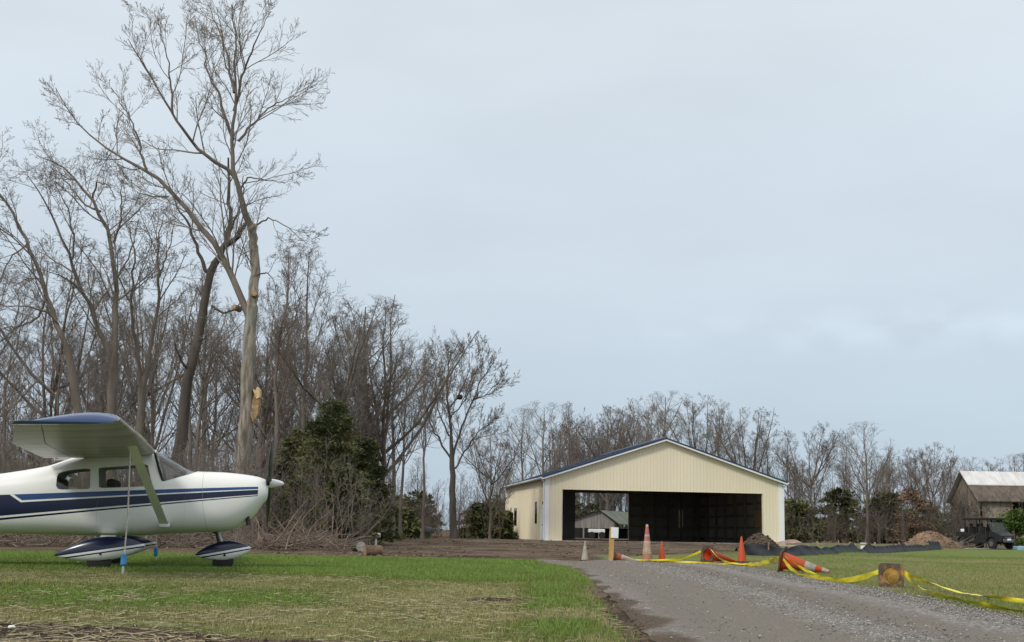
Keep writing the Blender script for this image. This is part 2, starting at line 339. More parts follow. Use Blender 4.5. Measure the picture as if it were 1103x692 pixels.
# loose stones
def stones(name, x, y, z, s, m, label, flat=.6):
    N = len(x); base = np.array([[1,0,0],[0,1,0],[-1,0,0],[0,-1,0],[0,0,1],[0,0,-1]], float)
    v = base[None]*(1+.35*(RNG.random((N,6,1))-.5)); v[:,:,2] *= flat
    v = v*(1+.5*(RNG.random((N,1,3))-.5))
    a = RNG.random(N)*2*PI; c, s_ = np.cos(a)[:,None], np.sin(a)[:,None]
    vx = v[:,:,0]*c-v[:,:,1]*s_; vy = v[:,:,0]*s_+v[:,:,1]*c
    tl = (RNG.random((N,1))-.5)*.8
    v = np.stack([vx, vy, v[:,:,2]+tl*vx], -1)*s[:,None,None] + np.stack([x,y,z],-1)[:,None]
    f = np.array([[0,1,4],[1,2,4],[2,3,4],[3,0,4],[1,0,5],[2,1,5],[3,2,5],[0,3,5]])
    Fi = (f[None]+6*np.arange(N)[:,None,None]).reshape(-1,3)
    me = npmesh(name, v.reshape(-1,3), Fi, m, tone=np.repeat(RNG.random(N),6))
    return tag(link(name, me), label, 'gravel', kind='stuff')
N = 50000; y = 5.5+24*RNG.random(N)**1.5; t = RNG.random(N)
keep = RNG.random(N) < np.clip(.25+.9*(t>.78)+.75*np.exp(-((t-.42)/.09)**2)-.2*(t<.12) - .2*np.exp(-((t-.23)/.1)**2) - .2*np.exp(-((t-.62)/.1)**2), .12, 1)
y, t = y[keep], t[keep]; x = road_left(y)+(road_right(y)-road_left(y))*(t*1.06) + .06*RNG.standard_normal(len(y))
sz = (.004+.008*RNG.random(len(y))**2.5)*(1+y*.02)
sm_ = attr_leaf('loose_stone', [(.13,.122,.11),(.18,.168,.152),(.24,.228,.21),(.42,.40,.375)], .85)
crown_h = .05*np.sin(np.clip(t,0,1)*PI)*(1-sstep(27.5,32,y)) - .028*np.exp(-((t-.22)/.07)**2) - .028*np.exp(-((t-.66)/.08)**2)
stones('gravel', x, y, g(x,y)+.008+np.where(t<1,crown_h,0), sz, sm_, 'loose grey gravel stones strewn over the road')

# grass
def grass(name, N, xr, yr, hgt, wid, dens, m, label, tonef, lean=.6, ypow=1.5):
    y = yr[0]+(yr[1]-yr[0])*RNG.random(N)**ypow; w = xr(y); x = w[0]+(w[1]-w[0])*RNG.random(N)
    k = RNG.random(N) < dens(x,y); x, y = x[k], y[k]; M = len(x)
    h = hgt(x,y)*(.5+.9*RNG.random(M)); wd = wid*(1+y*.045)*(.6+.8*RNG.random(M))
    a = RNG.random(M)*2*PI; b_ = RNG.random(M)*2*PI; ln = lean*RNG.random(M)*h*1.2
    z = g(x,y)-.005
    B = np.stack([x,y,z],-1); sdv = np.stack([np.cos(a),np.sin(a),0*a],-1)*wd[:,None]; L = np.stack([np.cos(b_),np.sin(b_),0*a],-1)
    v0 = B-sdv; v1 = B+sdv; md = B+L*(ln*.35)[:,None]; md[:,2] += h*.6
    v2 = md+sdv*.7; v3 = md-sdv*.7; tp = B+L*ln[:,None]; tp[:,2] += h
    v = np.stack([v0,v1,v2,v3,tp],1).reshape(-1,3); i = 5*np.arange(M)[:,None]
    me = npmesh(name, v, [i+np.array([[0,1,2,3]]), i+np.array([[3,2,4]])], m, tone=np.repeat(np.clip(tonef(x,y)+.25*(RNG.random(M)-.5),0,1),5))
    return tag(link(name, me), label, 'grass', kind='stuff')
gl_m = attr_leaf('grass_blades', [(.40,.345,.20),(.29,.265,.12),(.19,.205,.068),(.135,.185,.038),(.16,.235,.05)], .6)
lx = lambda y: (-(.42*y+.4), road_left(y)+.02)
grass('lawn_grass', 420000, lx, (6.2,29.5), lambda x,y: .022+.02*greenness(x,y)*(y>13)+.03*np.exp(-((x-road_left(y)+.5)/.45)**2)*(y<19), .0022,
      lambda x,y: (1-soil(x,y))**2*(.25+.75*sstep(.3,.6,fbm(x*1.5,y*1.2,71)+.3*greenness(x,y))), gl_m, 'short patchy lawn left of the gravel road',
      lambda x,y: .08+.88*greenness(x,y)+.15*(fbm(x*1.2,y*1.2,73)-.5))
rx = lambda y: (road_right(y)+.05, .43*y+1)
grass('verge_grass', 150000, rx, (9.5,48), lambda x,y: .03+0*x, .0022, lambda x,y: (1-soil(x,y))*(.35+.6*fbm(x*1.3,y,75)), gl_m, 'short olive grass right of the gravel road',
      lambda x,y: .12+.62*greenness(x,y), ypow=1.1)
# taller tufts along the edge of the fresh strip
def tuft_den(x,y):
    e = np.exp(-((y-(17.3+.35*np.sin(x*1.3)+.8*sstep(-2,-6,x)))/.35)**2)*sstep(-9,-1,x)
    e2 = np.exp(-((x-road_left(y)+.42)/.24)**2)*(y<18)*sstep(7.5,10,y)*sstep(.38,.58,fbm(x*2,y*1.3,77))*.8
    return np.clip(e*.9+e2,0,1)
grass('tall_grass', 130000, lambda y: (-(.42*y), road_left(y)-.05), (6.5,19), lambda x,y: .042+.03*fbm(x*2,y*2,79), .003, tuft_den, gl_m,
      'longer bright green grass where the mown strip meets the road', lambda x,y: .85+0*x, ypow=1.0)
# dry litter lying on the lawn
N = 15000; y = 6.3+11*RNG.random(N)**1.4; x = -(.42*y+.3)+(road_left(y)+.42*y+.2)*RNG.random(N)
k = RNG.random(N) < .25+.75*sstep(.45,.62,fbm(x*.8,y*.8,81)); x,y = x[k],y[k]; M=len(x)
a = RNG.random(M)*2*PI; L = .02+.05*RNG.random(M); z = g(x,y)+.004+.03*RNG.random(M)
dv = np.stack([np.cos(a),np.sin(a),.3*(RNG.random(M)-.5)],-1)*L[:,None]; pv = np.stack([-np.sin(a),np.cos(a),.3+0*a],-1)*(.002+.002*RNG.random(M))[:,None]
c_ = np.stack([x,y,z],-1); v = np.stack([c_-dv-pv,c_+dv-pv,c_+dv+pv,c_-dv+pv],1).reshape(-1,3)
me = npmesh('dry_thatch', v, 4*np.arange(M)[:,None]+np.array([[0,1,2,3]]), attr_leaf('thatch', [(.12,.10,.06),(.28,.24,.14),(.38,.33,.21)], .8), tone=np.repeat(RNG.random(M),4))
tag(link('dry_thatch', me), 'dead straw and leaf litter lying in the lawn', 'thatch', kind='stuff')
# clods of dark soil in the near edge and beside the road
N = 9000; y = 6.2+8*RNG.random(N)**1.3; x = -3.5+5*RNG.random(N); k = RNG.random(N) < soil(x,y)**2*(x<road_left(y)+.1); x,y = x[k],y[k]
stones('soil_clods', x, y, g(x,y)+.002, .006+.02*RNG.random(len(x))**3, attr_leaf('clod', [(.03,.022,.016),(.07,.05,.036),(.14,.105,.075)], .95), 'dark crumbs of soil along the lawn edge')
# bright stones at lawn corner


# ================================================================== trees
def rings(Pt, Rd, ns):
    """Pt (M,N,3), Rd (M,N) -> vertices and quads of M tubes with ns sides"""
    M, N, _ = Pt.shape
    T = np.empty_like(Pt); T[:,1:-1] = Pt[:,2:]-Pt[:,:-2]; T[:,0] = Pt[:,1]-Pt[:,0]; T[:,-1] = Pt[:,-1]-Pt[:,-2]
    T /= np.linalg.norm(T,axis=2,keepdims=True)+1e-9
    ref = np.where(np.abs(T[:,:1,2:3])>.8, np.array([[[1.,0,0]]]), np.array([[[0,0,1.]]]))
    A = np.cross(T, np.broadcast_to(ref, T.shape)); A /= np.linalg.norm(A,axis=2,keepdims=True)+1e-9
    B = np.cross(T, A); an = 2*PI*np.arange(ns)/ns
    V = Pt[:,:,None]+(A[:,:,None]*np.cos(an)[None,None,:,None]+B[:,:,None]*np.sin(an)[None,None,:,None])*Rd[:,:,None,None]
    I = np.arange(M*N*ns).reshape(M,N,ns); J = np.roll(I,-1,axis=2)
    Fq = np.stack([I[:,:-1],J[:,:-1],J[:,1:],I[:,1:]],-1).reshape(-1,4)
    return V.reshape(-1,3), Fq
def merge(parts):
    Vs, Fs, o = [], [], 0
    for v, f in parts: Vs.append(v); Fs.append(f+o); o += len(v)
    return np.concatenate(Vs), np.concatenate(Fs)
def spawn(rng, Pt, Rd, Ln, k, t0, t1, ang, ratio, npts, up=.15, wob=.12, rr=.62, rend=.35, shrink=.5, rmin=.004, flat=0):
    M, N, _ = Pt.shape; idx = np.repeat(np.arange(M), k); j = np.tile(np.arange(k), M)
    t = t0+(t1-t0)*(j+rng.random(M*k))/k
    u = t*(N-1); i = np.minimum(u.astype(int), N-2); fr = (u-i)[:,None]
    p = Pt[idx,i]*(1-fr)+Pt[idx,i+1]*fr; r = Rd[idx,i]*(1-fr[:,0])+Rd[idx,i+1]*fr[:,0]
    T = Pt[idx,i+1]-Pt[idx,i]; T /= np.linalg.norm(T,axis=1,keepdims=True)+1e-9
    ref = np.where(np.abs(T[:,2:3])>.8, np.array([[1.,0,0]]), np.array([[0,0,1.]]))
    A = np.cross(T,ref); A /= np.linalg.norm(A,axis=1,keepdims=True)+1e-9; B = np.cross(T,A)
    az = (j*2.399+np.repeat(rng.random(M)*6.28,k)+.5*rng.standard_normal(M*k))
    an = np.radians(ang[0]+(ang[1]-ang[0])*rng.random(M*k))
    D = T*np.cos(an)[:,None]+(A*np.cos(az)[:,None]+B*np.sin(az)[:,None])*np.sin(an)[:,None]
    L = Ln[idx]*ratio*(1-shrink*t)*(.65+.6*rng.random(M*k))
    out = np.empty((M*k,npts,3)); out[:,0] = p; st = (L/(npts-1))[:,None]
    for q in range(1,npts):
        D = D+wob*rng.standard_normal(D.shape)+np.array([0,0,up]); D /= np.linalg.norm(D,axis=1,keepdims=True)
        out[:,q] = out[:,q-1]+D*st
    r0_ = np.maximum(np.minimum(r*rr, .0105*L+.005), rmin)
    s = np.linspace(0,1,npts)[None]; rad = r0_[:,None]*(1-(1-rend)*s); rad = np.maximum(rad, rmin)
    return out, rad, L
def poly_resample(pts, rad, n):
    pts = np.asarray(pts,float); d = np.r_[0,np.cumsum(np.linalg.norm(np.diff(pts,axis=0),axis=1))]; q = np.linspace(0,d[-1],n)
    out = np.stack([np.interp(q,d,pts[:,i]) for i in range(3)],1)
    # soften the corners
    for _ in range(2): out[1:-1] = .25*out[:-2]+.5*out[1:-1]+.25*out[2:]
    return out, np.interp(q,d,rad), d[-1]
def grow(rng, limbs, spec, rmin):
    """limbs: list of (pts,rad,length) arrays; spec: list of levels"""
    parts = []
    cur = []
    for p, r, Lg in limbs: cur.append((p[None], r[None], np.array([Lg])))
    nxt = []
    for sp in spec:
        new = []
        for (p,r,Lg) in cur:
            o = spawn(rng, p, r, Lg, sp['k'], sp.get('t0',.2), sp.get('t1',.98), sp.get('ang',(28,52)), sp['ratio'], sp.get('n',5), sp.get('up',.1), sp.get('wob',.13), sp.get('rr',.6), sp.get('rend',.4), sp.get('shrink',.45), rmin)
            new.append(o); v, f = rings(o[0], o[1], sp.get('ns',3)); parts.append((v,f))
        cur = new
    return parts
BARK = mat('bark_grey', (.20,.17,.14), (.10,.082,.066), 3, .95, .5, stretch=(1,1,.25), coords='Object', lo=.3, hi=.7)
BARK_D = mat('bark_dark', (.11,.092,.078), (.05,.042,.036), 3, .95, .5, stretch=(1,1,.25), lo=.3, hi=.7)
BARK_P = mat('bark_pale', (.33,.29,.24), (.115,.096,.078), 9, .95, 1.0, stretch=(1,1,.16), lo=.36, hi=.62, c3=(.26,.27,.23), scale3=2)
TWIG = mat('twig_brown', (.235,.205,.18), (.135,.115,.10), 1.5, .9, stretch=(1,1,1), lo=.3, hi=.7)
TWIG_R = mat('twig_russet', (.22,.17,.14), (.125,.093,.076), 1.5, .9, lo=.3, hi=.7)
TWIG_G = mat('twig_grey', (.27,.235,.205), (.15,.13,.113), 1.5, .9, lo=.3, hi=.7)
CUT = mat('fresh_cut_wood', (.42,.28,.15), (.22,.13,.065), 7, .85, .8)
PROT = {}
def proto(key, seed, H=12, trunk_r=.16, wander=.35, fork=.45, k1=13, r1=.42, ang1=(28,48), up1=.16, shape='oak', lv=4, tw=TWIG, bk=BARK, rmin=.0050, k=(6,5,3), t0=.28, lean=0):
    rng = np.random.default_rng(seed)
    n = 12; z = np.linspace(0,1,n); wx = np.cumsum(rng.standard_normal(n))*wander*.12; wy = np.cumsum(rng.standard_normal(n))*wander*.12
    top = .97*H if shape != 'vase' else .55*H
    pts = np.stack([wx+lean*z**1.3*H, wy, z*top-.1],1); rad = trunk_r*(1-.86*z**1.05)*(1+.5*np.exp(-z*25)); rad = np.maximum(rad,.012)
    limbs = [(pts,rad,H)]
    if shape == 'vase':
        base = pts[:8]
        for q in range(9):
            a = q*2.4+.5*rng.random(); i = 5+rng.integers(0,6); p0 = pts[min(i,11)]; d = np.array([math.cos(a),math.sin(a),0])
            m_ = 9; s = np.linspace(0,1,m_)[:,None]; sp = .10+.26*rng.random()
            pl = p0+d*sp*H*(s**.8)+np.array([0,0,1])*(H*(1.0-2.2*(sp-.08)**2-.05*rng.random())-p0[2])*s*(1-.12*rng.random()*s)
            pl[1:] += np.cumsum(rng.standard_normal((m_-1,3))*.05,axis=0)
            limbs.append((pl, trunk_r*.42*(1-.88*s[:,0])+.007, H*.55))
    v, f = rings(pts[None], rad[None], 10); tr = [(v,f)]
    tr += [rings(p[None], r[None], 7) for p,r,_ in limbs[1:]]
    spec = [dict(k=k1,ratio=r1,t0=t0,ang=ang1,up=up1*.7,n=9,ns=4,wob=.09,rr=.5,shrink=.45)]
    if shape == 'vase': spec = [dict(k=8,ratio=.36,t0=.2,ang=(24,46),up=.05,n=7,ns=4,wob=.09,rr=.5)]
    spec += [dict(k=k[0]+1,ratio=.46,n=6,ns=3,up=.07,ang=(25,46),wob=.09,shrink=.35), dict(k=k[1]+1,ratio=.5,n=4,ns=3,up=.05,ang=(22,45),wob=.09,shrink=.35), dict(k=k[2],ratio=.6,n=3,ns=3,up=.03,ang=(22,44),wob=.09,shrink=.3)][:lv-1]
    if shape == 'vase': spec = spec[:lv]
    cr_parts = grow(rng, limbs, spec, rmin)
    tv, tf = merge(tr); cv, cf = merge(cr_parts)
    rx_ = {'oak':.33,'vase':.31}.get(shape,.3) if r1 > .4 or shape == 'vase' else .2; cz_ = .60*H; rz_ = .40*H     # a crown fills a rounded envelope
    q_ = cv-np.array([0,0,cz_]); d_ = np.sqrt((q_[:,0]/(rx_*H))**2+(q_[:,1]/(rx_*H))**2+(np.where(q_[:,2]>0,q_[:,2]/rz_,q_[:,2]/(.62*H)))**2); e_ = np.where(d_>.8,.8+.26*np.tanh((d_-.8)/.34),d_); cv = np.array([0,0,cz_])+q_*(e_/np.maximum(d_,1e-6))[:,None]
    tmn = npmesh(key+'_trunk', tv, tf, bk, smooth=True); cmn = npmesh(key+'_crown', cv, cf, tw)
    PROT[key] = (tmn, cmn, float(np.percentile(cv[:,2],99.7)), (tv,tf), (cv,cf))
proto('oak', 3, k1=18, r1=.46, ang1=(38,62), up1=.12)
proto('oakb', 21, k1=17, r1=.46, ang1=(35,60), up1=.13, tw=TWIG_G, wander=.6)
proto('slim', 5, k1=16, r1=.30, ang1=(25,45), up1=.22, trunk_r=.12, t0=.35)
proto('slimb', 15, k1=14, r1=.32, ang1=(22,42), up1=.25, trunk_r=.11, t0=.42, wander=.7, tw=TWIG_R)
proto('vase', 8, shape='vase', trunk_r=.17, k=(6,5,4))
proto('vaseb', 18, shape='vase', trunk_r=.15, k=(6,5,4), tw=TWIG_G, wander=.6)
proto('russet', 28, shape='vase', trunk_r=.14, k=(7,5,4), tw=TWIG_R)
def tree(px, pyt, Y, key, label, rz=None, group=None, wide=1.0, cat='tree', name='bare_tree', thick=1):
    tm, cm, H, _, _ = PROT[key]; top = P(px, pyt, Y); x = P(px, 585, Y).x; z0 = gz(x,Y)
    s = (top.z-z0)/(H*1.0)
    o = thing(name, label, cat, (x,Y,z0), (0,0,random.random()*6.28 if rz is None else rz), group); o.scale = (s*wide,s*wide,s)
    link('trunk', tm, o); link('crown', cm, o); return o
# ---- trees drawn limb by limb after the photograph
def custom_tree(name, label, Y, limbs, bark, twig, seed, spec, rmin=.007, Lref=7.4, limb_bark=None, lw=.8):
    """limbs: list of (pixel polyline, width px start, width px end, is_trunk, depth drift)"""
    rng = np.random.default_rng(seed); L0 = limbs[0][0][0]; bx = P(L0[0], L0[1], Y); z0 = gz(bx.x, Y); org = np.array([bx.x, Y, z0])
    tr, ls, lm = [], [], []; pxm = Y/F
    for (poly, w0, w1, kind, dd) in limbs:
        pts = []; n = len(poly); 
        for i,(a,b_) in enumerate(poly):
            yy_ = Y+dd[0]+(dd[1]-dd[0])*i/(n-1); pts.append(np.array(P(a,b_,yy_))-org)
        rad = np.linspace(w0,w1,n)*.5*pxm*(lw if kind == 'limb' else 1)
        if kind == 'trunk0': pts[0][2] = min(pts[0][2], -.15)
        p, r, Lg = poly_resample(pts, rad, 16)
        p[1:-1] += .04*rng.standard_normal(p[1:-1].shape)*min(1,Lg/5)
        if kind == 'trunk0': r[0] *= 1.25; r[1] *= 1.08
        (tr if 'trunk' in kind else lm).append(rings(p[None], r[None], 12 if 'trunk' in kind else 7))
        if kind != 'trunk0':
            for h_ in range(max(1,int(round(Lg*.5)))):
                ls.append((p, r, Lref))
    o = thing(name, label, 'tree', tuple(org))
    tv, tf = merge(tr); link('trunk', npmesh(name+'_trunk', tv, tf, bark, smooth=True), o)
    for v_, f_ in lm: link('limb', npmesh(name+'_limb', v_, f_, limb_bark or bark, smooth=True), o)
    cv, cf = merge(grow(rng, ls, spec, rmin)); link('crown', npmesh(name+'_crown', cv, cf, twig), o)
    return o, org
SP = [dict(k=3,ratio=.40,t0=.12,ang=(25,50),up=.07,n=8,ns=4,wob=.09,rr=.55,shrink=.62), dict(k=8,ratio=.44,n=6,ns=3,up=.04,ang=(22,42),wob=.08,shrink=.4), dict(k=5,ratio=.46,n=4,ns=3,up=.03,ang=(20,40),wob=.07,shrink=.35), dict(k=3,ratio=.55,n=3,ns=3,up=.02,ang=(20,38),wob=.07,shrink=.3)]
big, borg = custom_tree('bare_tree', 'tallest bare tree, pale trunk with orange cut wounds behind the aircraft propeller', 42, [
  ([(258,596),(262,520),(266,440),(270,370),(272,330)], 20,12.5,'trunk0',(0,0)),
  ([(272,332),(275,290),(272,245)], 11.5,9.5,'trunk',(0,.3)),
  ([(272,247),(262,220),(254,195),(250,165),(251,120),(254,60),(250,5)], 10,1.2,'limb',(.3,-.4)),
  ([(270,345),(256,310),(240,278),(222,250),(200,228),(182,205),(162,185),(140,172),(112,160),(85,140),(60,95)], 10,1.0,'limb',(0,1.2)),
  ([(158,184),(152,160),(140,125),(120,95)], 4,.8,'limb',(.8,1.5)),
  ([(252,190),(232,175),(205,155),(190,130),(172,100),(150,60),(138,42)], 6,.9,'limb',(.2,-1.6)),
  ([(186,122),(184,90),(180,60),(170,22)], 3.5,.7,'limb',(-.9,-1.4)),
  ([(251,150),(238,110),(222,70),(210,20)], 5,.8,'limb',(0,1.5)),
  ([(252,120),(262,80),(275,45),(290,15)], 4.5,.7,'limb',(0,-1.2)),
  ([(257,152),(275,130),(295,112),(318,104)], 4,.8,'limb',(0,1.3)),
  ([(252,100),(245,60),(232,25),(225,4)], 4,.7,'limb',(-.2,.9)),
  ([(258,205),(268,190),(285,195),(305,196)], 3,.7,'limb',(.2,-.9)),
  ([(272,246),(285,235),(300,238),(330,262)], 3,.7,'limb',(.3,-1)),
  ([(215,244),(205,230),(188,222),(175,210)], 2.5,.8,'limb',(.4,.9)),
  ([(182,212),(165,212),(148,208)], 2.6,1.2,'limb',(.9,.6)),
  ([(274,300),(285,292),(294,300),(300,320)], 2.5,.7,'limb',(.1,-.8)),
], BARK_P, TWIG_G, 5, SP, .0046, limb_bark=BARK)
def cut_disc(px, py, Y, d, r, parent, org, ln=.3):
    a = np.array(P(px,py,Y))-org; d = Vector(d).normalized(); mb = MB()
    mb.tube([Vector(a)-d*ln, Vector(a)], [r*1.15, r], 12, True); o = mb.build('branch_stub', BARK_P, parent, True)
    mb = MB(); mb.tube([Vector(a)-d*.005, Vector(a)+d*.012], [r*.93,r*.9], 12, True); return mb.build('cut_face', CUT, o)
cut_disc(252,331,42,(-.5,-.85,.1),.10,big,borg); cut_disc(274,316,41.7,(.15,-1,.1),.11,big,borg); cut_disc(275,243,41.9,(.75,-.3,.6),.09,big,borg)
mb = MB()   # torn wound on the trunk
c = [(275,420),(278,424),(279,436),(277,448),(272,455),(270,446),(272,432)]
pl = [Vector(np.array(P(a_,b_,41.69))-borg) for a_,b_ in c]; mb.prism(pl, (0,0,0), (0,.35,0)); mb.build('torn_wound', CUT, big)
mb = MB(); pl = [Vector(np.array(P(a_,b_,41.66))-borg) for a_,b_ in [(272,419),(275,421),(277,416.5),(280,420),(279.5,428),(276,430)]]; mb.prism(pl,(0,0,0),(0,.3,0)); o = mb.build('splinter', mat('split_wood',(.68,.52,.30),(.5,.33,.15),8,.8), big)

dk, dorg = custom_tree('bare_tree', 'dark forked trunk leaning right behind the pale trimmed tree', 45, [
  ([(186,600),(192,480),(204,410),(216,350),(228,290)], 15,8,'trunk0',(0,0)),
  ([(228,292),(236,276),(244,262),(248,240),(247,200),(246,170)], 9,2,'limb',(0,.3)),
  ([(244,264),(256,256),(262,245),(268,238)], 7,3.5,'limb',(0,-.5)),
  ([(226,295),(218,285),(210,262),(202,238),(190,222),(184,205)], 5,1,'limb',(0,.8)),
  ([(206,400),(196,392),(188,370)], 4,1.5,'limb',(0,-.6)),
  ([(228,330),(240,338),(252,334),(262,322)], 3,1,'limb',(0,-.6)),
  ([(244,262),(252,240),(262,215),(262,190)], 3.5,1,'limb',(0,1)),
], BARK_D, TWIG, 6, [dict(k=2,ratio=.3,t0=.2,ang=(30,60),up=.05,n=6,ns=4,wob=.12,rr=.5), dict(k=5,ratio=.45,n=4,ns=3,wob=.1), dict(k=5,ratio=.5,n=3,ns=3,wob=.1)], .0055, lw=1.0)
SPW = [dict(k=3,ratio=.36,t0=.15,ang=(25,55),up=.04,n=8,ns=4,wob=.12,rr=.5,shrink=.3), dict(k=8,ratio=.44,n=6,ns=3,up=.0,wob=.11), dict(k=5,ratio=.48,n=4,ns=3,up=0.0,wob=.09), dict(k=3,ratio=.55,n=3,ns=3,wob=.08)]
custom_tree('bare_tree', 'slender pale tree leaning left at the left edge of the wood', 46, [
  ([(100,600),(92,500),(84,430),(72,372)], 12,8,'trunk0',(0,0)),
  ([(72,374),(60,345),(46,305),(34,270),(20,240),(4,212),(-18,190)], 8,2,'limb',(0,.3)),
  ([(62,348),(50,335),(30,330),(0,330)], 3.5,1.2,'limb',(0,-.8)), ([(50,322),(40,345),(20,352),(-8,356)], 3.5,1,'limb',(0,.8)),
  ([(30,262),(10,280),(-4,310),(-8,350)], 2.5,.8,'limb',(0,-.9)), ([(44,300),(30,300),(12,310)], 2.2,.8,'limb',(.1,.8)),
], BARK, TWIG, 7, SPW, .0052)
custom_tree('bare_tree', 'drooping bare tree with bushy bent top above the wing tip', 49, [
  ([(120,600),(119,520),(121,430),(124,380)], 14,9,'trunk0',(0,0)),
  ([(124,382),(126,330),(125,285),(118,255),(105,225),(95,205),(80,190),(60,172),(40,168)], 8,1,'limb',(0,.4)),
  ([(122,262),(130,240),(130,215),(132,195)], 4,.8,'limb',(.1,-.8)),
  ([(108,228),(92,222),(75,200),(58,185)], 3.5,.8,'limb',(.2,1.4)),
  ([(100,214),(104,196),(118,200),(125,215)], 3,.8,'limb',(.3,-1)),
  ([(124,400),(108,360),(92,320),(78,280),(62,245),(48,215),(30,190)], 7,1,'limb',(0,-1.6)),
  ([(90,316),(72,300),(50,292)], 3,.8,'limb',(-.8,-1.8)), ([(78,280),(80,250),(70,220),(60,200)], 3,.8,'limb',(-1,-1.8)),
  ([(125,300),(138,280),(146,255),(150,235)], 3,.8,'limb',(.1,.9)),
], BARK, TWIG, 9, SPW, .0052)
custom_tree('bare_tree', 'pair of crooked thin stems between wing tip and dark forked trunk', 52, [
  ([(150,600),(150,500),(152,430),(160,380)], 10,7,'trunk0',(0,0)),
  ([(160,382),(168,340),(172,300),(170,260),(176,232)], 6,1,'limb',(0,.4)), ([(154,430),(146,370),(140,320),(146,270),(140,245)], 6,1,'limb',(0,-1)),
  ([(170,300),(182,270),(188,240)], 3,.8,'limb',(.2,1)), ([(142,330),(128,300),(120,285)], 3,.8,'limb',(-.6,-1.2)),
], BARK, TWIG_G, 12, [dict(k=3,ratio=.34,t0=.1,ang=(25,45),up=.10,n=7,ns=4,wob=.10,rr=.5,shrink=.35)]+SPW[1:], .0068)
nt, norg = custom_tree('bare_tree', 'broad lone bare tree with a dark nest, left of the hangar', 78, [
  ([(489,600),(488,540),(487,500),(486,470)], 9,3.6,'trunk0',(0,0)),
  ([(486,472),(483,440),(481,415),(484,392),(486,374)], 5,.8,'limb',(0,.5)),
  ([(487,500),(494,470),(503,445),(514,420),(522,400),(532,390)], 4.5,.7,'limb',(0,-1.5)),
  ([(490,505),(505,480),(520,460),(538,450)], 3.5,.7,'limb',(0,1.2)), ([(489,495),(470,470),(458,440),(455,415)], 4,.7,'limb',(0,-1)),
  ([(484,470),(472,445),(468,415),(470,390)], 3,.7,'limb',(0,1.5)), ([(483,440),(495,425),(506,400),(505,380)], 3,.7,'limb',(0,1)),
  ([(510,430),(528,425),(542,415)], 2,.6,'limb',(-1,-1.8)), ([(485,450),(498,436),(510,412),(516,388)], 2.5,.6,'limb',(.1,-1.6)),
], BARK_D, TWIG, 10, [dict(k=5,ratio=.40,t0=.15,ang=(25,50),up=.08,n=7,ns=4,wob=.09,rr=.55,shrink=.4)]+SP[1:], .0072, Lref=5.6, lw=.62)
# nest: a rough ball of sticks
rng = np.random.default_rng(4); c = np.array(P(495,428,78)); 
d = rng.standard_normal((120,3)); d /= np.linalg.norm(d,axis=1,keepdims=True); a_ = c+d*.15*np.array([1,1,.7]); e_ = rng.standard_normal((120,3)); e_ -= d*(e_*d).sum(1,keepdims=True); e_ /= np.linalg.norm(e_,axis=1,keepdims=True)
v,f = rings(np.stack([a_-e_*.13,a_,a_+e_*.13],1), np.full((120,3),.018), 3)
tag(link('nest', npmesh('nest', v, f, BARK_D)), 'dark stick nest high in the lone bare tree', 'nest')

G1 = 'tall bare trees of the wood behind the aircraft'
for px, t, Y, k, lb in [
  (205,300,58,'slim','thin bare tree just left of the dark forked trunk'),
  (300,262,52,'slimb','tall thin bare tree just right of the pale trimmed tree'),
  (322,258,56,'slim','slender bare tree, tallest one right of the pale trimmed tree'),
  (350,322,54,'vaseb','bare tree above the evergreens with spreading top'),
  (383,318,58,'oak','broad bare tree crowning the wood above the dark cedars'),
  (408,330,60,'vase','bare tree whose rounded top ends the tall wood on the right'),
  (432,384,66,'slim','upright bare tree just right of the dark cedars'),
  (452,380,70,'slimb','thin bare tree left of the lone tree with the nest'),
  (420,372,64,'oakb','grey bare tree with many low limbs beside the cedars'),
  (527,455,84,'russet','low russet-twigged tree right of the lone tree with the nest'),
  (562,440,112,'oakb','bare tree rising beyond the far left corner of the hangar'),
  (585,432,108,'oak','dense round-topped bare tree above the hangar left eave'),
  (612,433,140,'slimb','thin bare tree above the left slope of the hangar roof'),
  (655,436,142,'vase','round fan-shaped bare tree above the left roof slope'),
  (692,428,138,'vaseb','open bare tree just left of the hangar ridge'),
  (720,421,114,'oakb','tallest bare tree behind the hangar ridge'),
  (752,426,116,'vaseb','bare tree just right of the hangar ridge'),
  (776,430,118,'slim','narrow bare tree above the right slope of the hangar roof'),
  (803,440,110,'vase','fan-shaped bare tree above the right end of the hangar roof'),
  (828,462,112,'slimb','thin bare tree beyond the right eave of the hangar'),
  (850,464,110,'slim','slim bare tree nearest the hangar right corner'),
  (876,456,104,'russet','red-tinged bare tree between hangar and the big spreading tree'),
  (915,462,108,'slim','bare tree close behind the big spreading one'),
  (934,454,100,'oak','big spreading bare tree midway between hangar and barn'),
  (962,480,112,'slimb','thin bare tree right of the big spreading tree'),
  (988,484,112,'vaseb','low bare tree behind the brown earth mound'),
  (1006,476,98,'russet','russet bare tree behind the earth mound left of the barn'),
  (1028,490,110,'slim','bare tree just behind the left gable of the barn'),
  (1050,492,118,'oakb','bare tree top above the left end of the barn roof'),
  (1075,494,120,'vaseb','bare tree top above the middle of the barn roof'),
  (1096,489,116,'oak','bare tree top above the right end of the barn roof')]:
    tree(px, t, Y, k, lb, wide=1.15 if k in('oak','vase') else 1.0)
rn = random.Random(5)
for i in range(28):
    px = rn.uniform(-60, 400 if i < 17 else 285); Y = rn.uniform(56, 82); hz = 330 if px < 290 else 375
    if px < 60: hz = 300
    tree(px, hz+rn.uniform(-35,60)-(20 if 140<px<250 else 0), Y, rn.choice(['slim','slimb','oak','vaseb','oakb']), 'one of many look-alike thin bare trees in the wood behind the aircraft', group=G1, wide=rn.uniform(.85,1.2))
